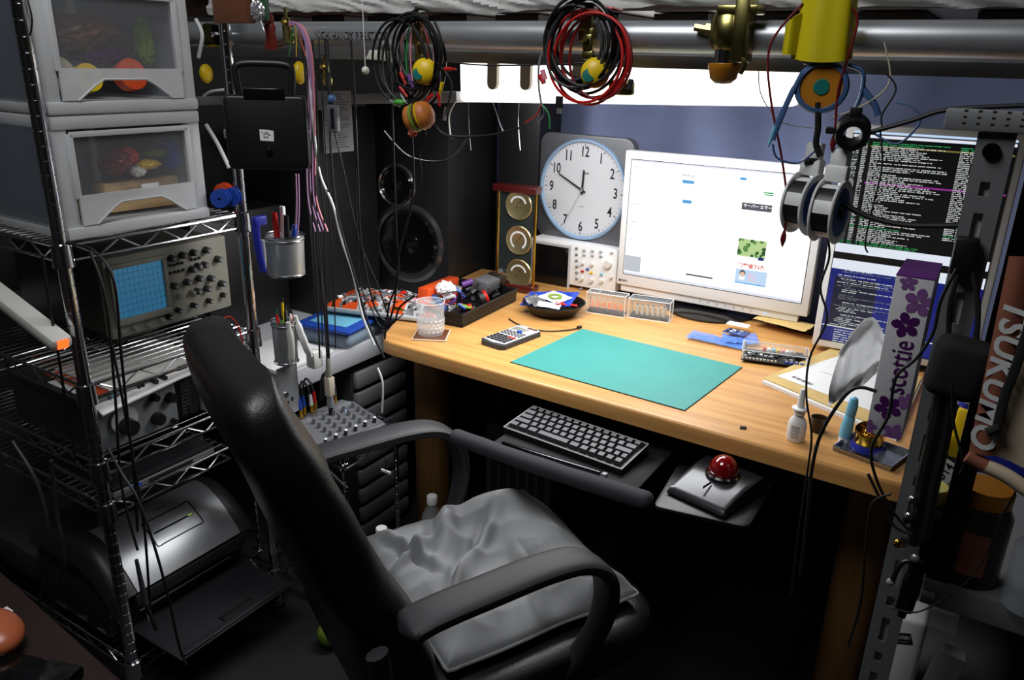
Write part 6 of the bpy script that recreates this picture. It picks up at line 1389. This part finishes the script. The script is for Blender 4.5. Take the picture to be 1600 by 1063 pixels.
# ================================================================== slotted angle rack at the right
AY = -.47
t = thing('slotted_post', 'grey slotted steel angle post standing at the right end of the desk', 'shelf post', (.66, AY, 0)); L0 = Vector(t.location)
tp_ = P(1520, 205, 'y', AY); bt = P(1395, 940, 'y', AY); xm = (P(1530, 310, 'y', AY).x + bt.x) / 2
x0, x1 = xm - .020, xm + .022
ztop = tp_.z + .01; wz = ztop
m = MB(); zs = []
# front flange built as strips round real slots
slots = []
z = .09
k = 0
while z < ztop - .05:
    h_ = .044 if k % 2 else .018; slots.append((z, z + h_)); z += h_ + .022; k += 1
prev = 0
for (a, b) in slots:
    m.b2((x0 - L0.x, 0, prev), (x1 - L0.x, .002, a), 'angle_grey'); m.b2((x0 - L0.x, 0, a), (xm - .0055 - L0.x, .002, b), 'angle_grey'); m.b2((xm + .0055 - L0.x, 0, a), (x1 - L0.x, .002, b), 'angle_grey'); prev = b
m.b2((x0 - L0.x, 0, prev), (x1 - L0.x, .002, ztop), 'angle_grey'); m.build('front_flange', t)
MB().b2((x0 - L0.x, .002, 0), (x0 + .002 - L0.x, .042, ztop), 'angle_grey').build('side_flange', t)
MB().b2((xm - .009 - L0.x, .012, .1), (xm + .009 - L0.x, .02, ztop - .06), 'white', bev=.001).build('slot_reflection_strip', t, 'added white strip imitating a bright reflection in the slots')  # added strip: its white stands in for a bright reflection behind the slots
v = P(1549, 236, 'y', AY); MB().cyl((v.x - L0.x, 0, v.z), (v.x - L0.x, -.006, v.z), .010, 'dark_chrome', n=24).cyl((v.x - L0.x, -.006, v.z), (v.x - L0.x, -.009, v.z), .007, 'dark_chrome', n=6).build('bolt', t)
# perforated horizontal arm
a0, a1 = P(1480, 168, 'y', AY - .01), P(1620, 182, 'y', AY - .01); zb_ = P(1485, 203, 'y', AY - .01).z
t = thing('perforated_plate', 'grey perforated steel plate fixed across the top of the slotted post', 'shelf arm', (a0.x, AY - .012, zb_))
MB().b2((0, 0, 0), (.55, .008, a0.z - zb_), 'angle_grey', bev=.003).build('plate', t); m = MB()
for i in range(28):
    for j in range(3): m.b2((.02 + i * .0155, -.0004, .008 + j * .0075), (.024 + i * .0155, .0004, .0105 + j * .0075), 'ink')
m.build('holes', t)
SZ0 = P(1430, 905, 'y', -.42).z
# rear posts and shelves of the right rack
MB().b2((0, 0, 0), (.03, .016, .72), 'black').build('rear_post', None, 'black upright standing on the steel shelf right of the slotted post', 'shelf post', loc=(.703, -.405, SZ0 + .0005))
MB().b2((0, 0, 0), (.60, .03, .03), 'darkgrey').build('shelf_rail', None, 'dark rail behind the perforated arm', 'rail', loc=(.70, AY + .012, a0.z - .07))
s0 = P(1430, 905, 'y', -.42)
t = thing('rack_shelf', 'grey steel shelf at lower right carrying jars', 'shelf', (.70, -.41, s0.z - .045))
MB().b2((0, 0, 0), (.6, .45, .045), 'angle_grey', bev=.002).build('shelf_plate', t); v = P(1449, 930, 'y', -.412) - t.location; MB().b2((v.x - .010, -.0008, v.z - .005), (v.x + .010, .0006, v.z + .005), 'ivory', bev=.0003).build('slot', t, 'pale oval slot')
t2 = thing('rack_shelf', 'lower grey steel shelf holding the wipes pack in its clear box', 'shelf', (.70, -.41, .30)); MB().b2((0, 0, 0), (.6, .45, .03), 'angle_grey', bev=.002).build('shelf_plate', t2)
SZ = s0.z
# jars on the shelf
def jar(px, py, r, h, lid, body, label, y=None, lab=None):
    q = P(px, py, 'z', SZ + h); t = thing('glass_jar', label, 'jar', (q.x, max(q.y, -.405 + r), SZ + .0005))
    MB().lathe([(0, 0), (r * .95, 0), (r, .008), (r, h * .72), (r * .8, h * .84), (r * .78, h * .86), (0, h * .86)], body, None, 36).build('jar_body', t)
    MB().lathe([(0, h * .84), (r * .84, h * .84), (r * .86, h * .97), (r * .8, h), (0, h)], lid, None, 36).build('lid', t)
    if lab: MB().lathe([(r * 1.005, h * .15), (r * 1.005, h * .6)], lab, None, 14, -2.2, -1.1).build('paper_label', t)
    return t
jar(1543, 765, .045, .16, 'jar_lid', 'amber_glass', 'big dark jar with an orange-brown lid on the right shelf', lab='bag_brown')
jar(1455, 762, .030, .145, 'lid_cream', 'amber_glass', 'dark jar with a pale yellow lid behind the slotted post')
t = thing('plastic_bottle', 'clear water bottle lying at the right edge of the steel shelf', 'bottle', P(1612, 905, 'z', SZ + .05)); t.location.z = SZ + .001
MB().lathe([(0, 0), (.03, 0), (.032, .01), (.032, .1), (.014, .13), (0, .13)], 'bottle_clear', None, 28).build('bottle_body', t); MB().cyl((0, 0, .13), (0, 0, .15), .014, 'white', n=18).build('cap', t)
q = P(1460, 840, 'z', SZ + .11); t = thing('black_canister', 'black canister with a white disc top beside the hanging cords', 'canister', (q.x - .012, -.36, SZ + .0005))
MB().cyl((0, 0, 0), (0, 0, .085), .021, 'black_gloss', n=28).build('canister_body', t); MB().lathe([(0, .087), (.021, .087), (.021, .085)], 'white', None, 28).build('disc_top', t, 'white disc'); MB().cyl((0, 0, .087), (.0, 0, .095), .004, 'ink', n=10).build('spindle', t)
q = P(1458, 832, 'y', -.36); MB().ball((0, 0, 0), (.008, .006, .010), 'red', n=14).build('red_knob', None, 'small bright red knob above the white disc', 'bead', loc=q)  # a small red knob
# upper shelf of the right rack: bottles and tool box
c = P(1530, 735, 'z', .80)
t = thing('tool_box', 'blue and yellow plastic box behind the big jar at right', 'box', (.86, .185, .0005), -.10)
MB().b2((-.14, -.1, .62), (.18, .14, .75), 'deepblue', bev=.012).build('box_body', t, 'blue plastic body'); MB().b2((-.155, -.102, .64), (-.105, .14, .752), 'yellow', bev=.006).build('end_panel', t, 'yellow end panel'); MB().b2((0, -.108, .69), (.05, -.099, .71), 'ink', bev=.002).build('latch', t)
MB().b2((-.14, -.1, 0), (.18, .14, .62), 'black', bev=.004).build('base_box', t)
for i, (px, py, r, h, lb) in enumerate(((1506, 660, .017, .085, 'white tapered bottle with a blue base beside the brown bag'), (1488, 655, .015, .075, 'white carton behind the tapered white bottle'))):
    q = P(px, py, 'y', .12); t = thing('cosmetic_bottle', lb, 'bottle', (q.x, .12, .753), (0, 0, 0))
    if i == 0: MB().lathe([(0, .01), (r, .01), (r * .75, h * 1.2), (0, h * 1.2)], 'white', None, 24).build('bottle_body', t); MB().lathe([(0, 0), (r * 1.02, 0), (r * 1.02, .012), (0, .012)], 'deepblue', None, 24).build('blue_base', t)
    else: MB().b2((-r, 0, 0), (r, r * 2, h), 'white', bev=.001).build('carton', t)
q = P(1470, 745, 'y', -.05); M = frame((0, 0, 0), (math.cos(1.15), 0, math.sin(1.15)), (-math.sin(1.15), 0, math.cos(1.15)))
m = MB(); m.box((0, 0, 0), (.075, .035, .002), 'paper', M=M); m.text('LAUT4', .022, M @ Matrix.Translation((0, 0, .0015)), 'ink', ex=0, bold=.0006); m.build('lettered_tag', None, 'white card with black capital letters leaning behind the slotted post', 'card', loc=q)
# big brown-beige shopping bag
BY = -.56
b0, b1 = P(1592, 420, 'y', BY), P(1522, 690, 'y', BY)
t = thing('shopping_bag', 'beige paper carrier bag with a brown edge strip lettered in white at right', 'bag', (b1.x, BY, b1.z - .06))
L0 = Vector(t.location)
def bp2(px, py, y=BY): return P(px, py, 'y', y) - L0
e = [bp2(1572, 440), bp2(1610, 400), bp2(1548, 705), bp2(1508, 690), bp2(1512, 715), bp2(1548, 735)]
m = MB(); A1, A2, B1, B2 = bp2(1578, 400), bp2(1612, 400), bp2(1515, 705), bp2(1552, 712)
m.grid(lambda u, v: tuple(A1.lerp(A2, u).lerp(B1.lerp(B2, u), v) + Vector((0, -.004 * math.sin(PI * u), 0))), 8, 20, 'bag_brown', .002)
d = (A1.lerp(A2, .5) - B1.lerp(B2, .5)); dn = d.normalized(); L = d.length
o1 = m.build('edge_strip', t, 'brown strip')
a_, b_ = bp2(1590, 466), bp2(1530, 695); v = (b_ - a_); ctr = (a_ + b_) / 2; xd = v.normalized()
M = frame(ctr + Vector((.001, -.0062, 0)), xd, Vector((-xd.z, 0, xd.x)))
m = MB(); m.text('TSUKUMO', 1, TOP, 'white', ex=0, bold=.03, shear=.2)
wd = max(q[0] for q in m.v) - min(q[0] for q in m.v); sc = v.length / wd
m.v = [tuple(M @ Vector((q[0] * sc, q[1] * sc * .95, 0))) for q in m.v]; m.build('lettering', o1, 'white capital lettering')
C1, C2, D1, D2 = bp2(1612, 400), bp2(1760, 400), bp2(1552, 712), bp2(1760, 800)
MB().grid(lambda u, v: tuple(C1.lerp(C2, u).lerp(D1.lerp(D2, u), v) + Vector((0, .006 * nz(u * 5, v * 5) + .004, 0))), 14, 20, 'bag_beige', .002).build('side_panel', t)
m = MB(); pts = [bp2(1512, 712), bp2(1540, 728), bp2(1575, 745), bp2(1620, 775), bp2(1680, 800)]; m.tube([pts[0], pts[1]], .0095, 'bag_brown', k=10); m.tube(pts[1:], .0095, 'cream', k=10); m.build('rolled_edge', t, 'rolled lower edge')
m = MB(); m.tube([bp2(1620, 470, BY - .01), bp2(1592, 560, BY - .01), bp2(1570, 620, BY - .01), bp2(1558, 668, BY - .01)], .0055, 'black_matte', k=8, flat=.6); m.tube([bp2(1562, 668, BY - .012), bp2(1542, 676, BY - .012)], .006, 'black_matte', k=8); m.build('handle_cord', t)
# cords and headphones hanging on the post
t = thing('hanging_pouch', 'bulky black pouch with straps hanging from the slotted post', 'pouch', P(1500, 625, 'y', AY - .03)); L0 = Vector(t.location)
m = MB(); v = P(1498, 575, 'y', AY - .03) - L0; m.box(v, (.072, .045, .085), 'black_matte', bev=.018, seg=5, rot=(0, .12, .1)); m.build('pouch_body', t)
MB().tube([P(*a, 'y', AY - .02) - L0 for a in ((1482, 540), (1484, 480), (1496, 430), (1506, 420))], .0035, 'black_matte').build('strap', t)
MB().tube([P(*a, 'y', AY - .02) - L0 for a in ((1525, 540), (1528, 480), (1520, 430), (1510, 420))], .0035, 'black_matte').build('strap', t)
MB().box((0, 0, 0), (.028, .02, .05), 'black', bev=.004).build('post_clip', None, 'black clip box fixed on the slotted post above the black pouch', 'clip', loc=P(1507, 400, 'y', AY - .014))
for i, (lb, pts, th) in enumerate((('thick black cable bundle hanging down the right side of the slotted post', [(1475, 590), (1458, 680), (1440, 760), (1430, 830), (1428, 850)], .009), ('black cable hanging behind the bundle beside the post', [(1490, 600), (1478, 680), (1460, 760), (1445, 840)], .007), ('black cable curving over the tissue box front', [(1495, 420), (1470, 470), (1458, 520), (1432, 560), (1400, 590), (1388, 650), (1362, 700), (1368, 745), (1392, 795), (1425, 835)], .0022), ('black cable running from the post over the papers to the desk edge', [(1370, 612), (1340, 606), (1315, 625), (1282, 680), (1268, 738), (1262, 800), (1250, 900)], .0026), ('thin black cable crossing in front of the shelf at lower right', [(1600, 745), (1570, 800), (1520, 900), (1440, 955), (1392, 950)], .0012), ('black cable looping under the desk corner to the post', [(1356, 740), (1368, 765), (1395, 820), (1425, 835)], .0022), ('black wire loop hanging under the desk beside the post', [(1392, 772), (1362, 790), (1352, 860), (1345, 940), (1325, 1010)], .0018), ('black cable hanging in front of the white bottle', [(1488, 600), (1490, 660), (1505, 720), (1500, 740)], .0018))):
    MB().tube([P(*p, 'y', AY - .025 - .006 * i) for p in pts], th, 'cable', k=8).build('cable', None, lb, 'cable')
t = thing('hanging_tool', 'curved black handled tool hanging low on the slotted post', 'tool', P(1410, 960, 'y', AY - .03)); L0 = Vector(t.location)
MB().tube([P(*a, 'y', AY - .03) - L0 for a in ((1434, 876), (1426, 910), (1415, 945), (1408, 964))], [.010, .013, .012, .006], 'black_gloss', k=12, flat=.6).build('grip', t)
MB().tube([P(*a, 'y', AY - .03) - L0 for a in ((1432, 878), (1410, 880), (1395, 905), (1392, 912))], .0035, 'black', k=8).build('hook', t); MB().ball(P(1391, 910, 'y', AY - .03) - L0, .006, 'grey', n=12).build('tip', t)
for i, (px, py) in enumerate(((1426, 782), (1420, 808), (1418, 812), (1403, 850), (1430, 873))):
    m = MB(); m.ball((0, 0, 0), (.006, .005, .007), ['chrome', 'chrome', 'dark_chrome', 'gold', 'silver'][i], n=14); m.build('plug_tip', None, ['shiny plug tip highest on the cable bundle by the post', 'shiny plug tip second from the top on the cable bundle', 'dark plug tip just under the second one', 'gold plug tip on the post above the hanging tool', 'silver plug tip beside the white disc'][i], 'plug', loc=P(px, py, 'y', AY - .04))
# wipes pack and clear box
WYY = -.34
c = [P(*a, 'y', WYY) for a in ((1384, 962), (1452, 972), (1446, 1036), (1378, 1026))]; zb2 = .3305; zt2 = (c[0].z + c[1].z) / 2
t = thing('wipes_pack', 'white wipes pack with a black lettered label at lower right', 'wipes pack', (c[0].x, WYY, zb2)); L0 = Vector(t.location); wd = c[1].x - c[0].x
MB().b2((0, 0, .0), (wd, .07, zt2 - zb2), 'white', bev=.010, seg=4).build('pack', t)
v = P(1410, 998, 'y', WYY) - L0
M = at(FRONT, (v.x, -.0006, v.z)) @ Matrix.Rotation(.35, 4, 'Z')
m = MB(); m.quad(M, -.015, -.011, .015, .011, 'ink', 0); m.text('GATSBY', .0092, M @ Matrix.Translation((0, .002, .0004)), 'white', ex=0, bold=.0002, sx=.8); m.quad(M, -.009, -.0065, .009, -.0055, 'lightgrey', .0004); m.build('label_patch', t, 'black label with white lettering')
MB().b2((0, 0, 0), (.045, .03, (zt2 - zb2) * .8), 'lightgrey', bev=.004).build('side_packet', None, 'grey-white packet leaning right of the wipes pack', 'packet', loc=(c[1].x + .004, WYY, zb2), rot=(0, .12, 0))
MB().b2((0, 0, 0), (.085, .08, .035), 'bin_clear', bev=.003).build('clear_box', None, 'clear plastic box on top of the wipes pack', 'box', loc=(c[0].x + .02, WYY - .005, zt2 + .002))

# ================================================================== tissue box hung upright on the post, with a tissue
TY = -.46
c = [P(1390, 428, 'y', TY), P(1450, 440, 'y', TY), P(1415, 690, 'y', TY), P(1362, 678, 'y', TY)]
bx0_, bz0_, bz1_ = (c[0].x + c[3].x) / 2, c[2].z, c[0].z
xw = ((c[1] - c[0]).length + (c[2] - c[3]).length) / 2 * 1.02
t = thing('tissue_box', 'white and purple flowered tissue box standing on end against the slotted post', 'tissue box', (bx0_ + xw / 2 + .0, TY, bz0_))
H = bz1_ - bz0_; w = xw / 2; dep = .115
m = MB(); m.b2((-w, 0, 0), (w, dep, H), 'box_white', bev=.001); m.b2((-w - .0004, -.0004, H - .0005), (w + .0004, dep, H + .0008), 'violet'); o = m.build('carton', t)
def flower(m, M, cx, cz, r, mt, rot0=0, pet=5):
    for k in range(pet):
        a = rot0 + 2 * PI * k / pet; d = Vector((math.cos(a), math.sin(a))); n_ = Vector((-d.y, d.x)); pts = []
        for u, wd in ((0.05, .02), (.35, .26), (.65, .34), (.9, .2), (1.0, .02)): pts.append(Vector((cx, cz)) + d * r * u + n_ * r * wd)
        for u, wd in ((.9, .2), (.65, .34), (.35, .26)): pts.append(Vector((cx, cz)) + d * r * u - n_ * r * wd)
        pts = [(min(max(p.x, -w), w), min(max(p.y, 0), H), .0006 + k * .00005) for p in pts]; m.add(pts, [tuple(range(len(pts)))], mt, M)
M = at(FRONT, (0, 0, 0)); m = MB()
for cx, cz, r, mt, r0 in ((-.3 * w, .965 * H, .5 * w, 'lilac', .4), (.45 * w, .86 * H, .85 * w, 'lilac', .2), (0, .715 * H, .8 * w, 'plum', .6), (-.05 * w, .19 * H, .8 * w, 'plum', .9), (.95 * w, .25 * H, .6 * w, 'lilac', .3), (.55 * w, .03 * H, .7 * w, 'lilac', 1.3), (-.9 * w, .04 * H, .5 * w, 'lilac', .2)): flower(m, M, cx, cz, r, mt, r0)
m.build('flower_print', o, 'purple flower pattern')
m = MB(); m.text('scottie', 1, TOP, 'plum', ex=0, bold=.006); wd = max(q[0] for q in m.v) - min(q[0] for q in m.v); sc = H * .33 / wd
Mx = at(FRONT, (.12 * w, -.0009, .455 * H)) @ Matrix.Rotation(PI / 2, 4, 'Z'); m.v = [tuple(Mx @ Vector((q[0] * sc, q[1] * sc * 1.35, 0))) for q in m.v]; m.build('lettering', o, 'dark purple lettering up the box')
m = MB(); m.text('scottie', .018, Matrix.Translation((.0, .045, H + .0010)), 'lilac', ex=0); m.text('250', .011, Matrix.Translation((.01, .085, H + .0010)), 'lilac', ex=0); m.build('top_lettering', o)
def tis(u, v):
    # sheet that leaves the slot in the left side and droops
    a = v * 1.0; x = -w - .002 - u * .058 ; z = H * .44 + (v - .5) * .10 * (.45 + .7 * math.sin(u * PI * .8)) - .030 * u * u + .015 * math.sin(v * 7 + u * 4) * u
    y = .04 + (z - H * .42) * .55 + .012 * math.sin(v * 9 + 1.3) * (.4 + u) + .010 * nz(u * 5, v * 5)
    return (x, y, z)
m = MB(); m.grid(tis, 26, 34, 'tissue', .0006); m.build('tissue', None, 'white tissue pulled out of the left side of the tissue box', 'tissue', loc=tuple(t.location))
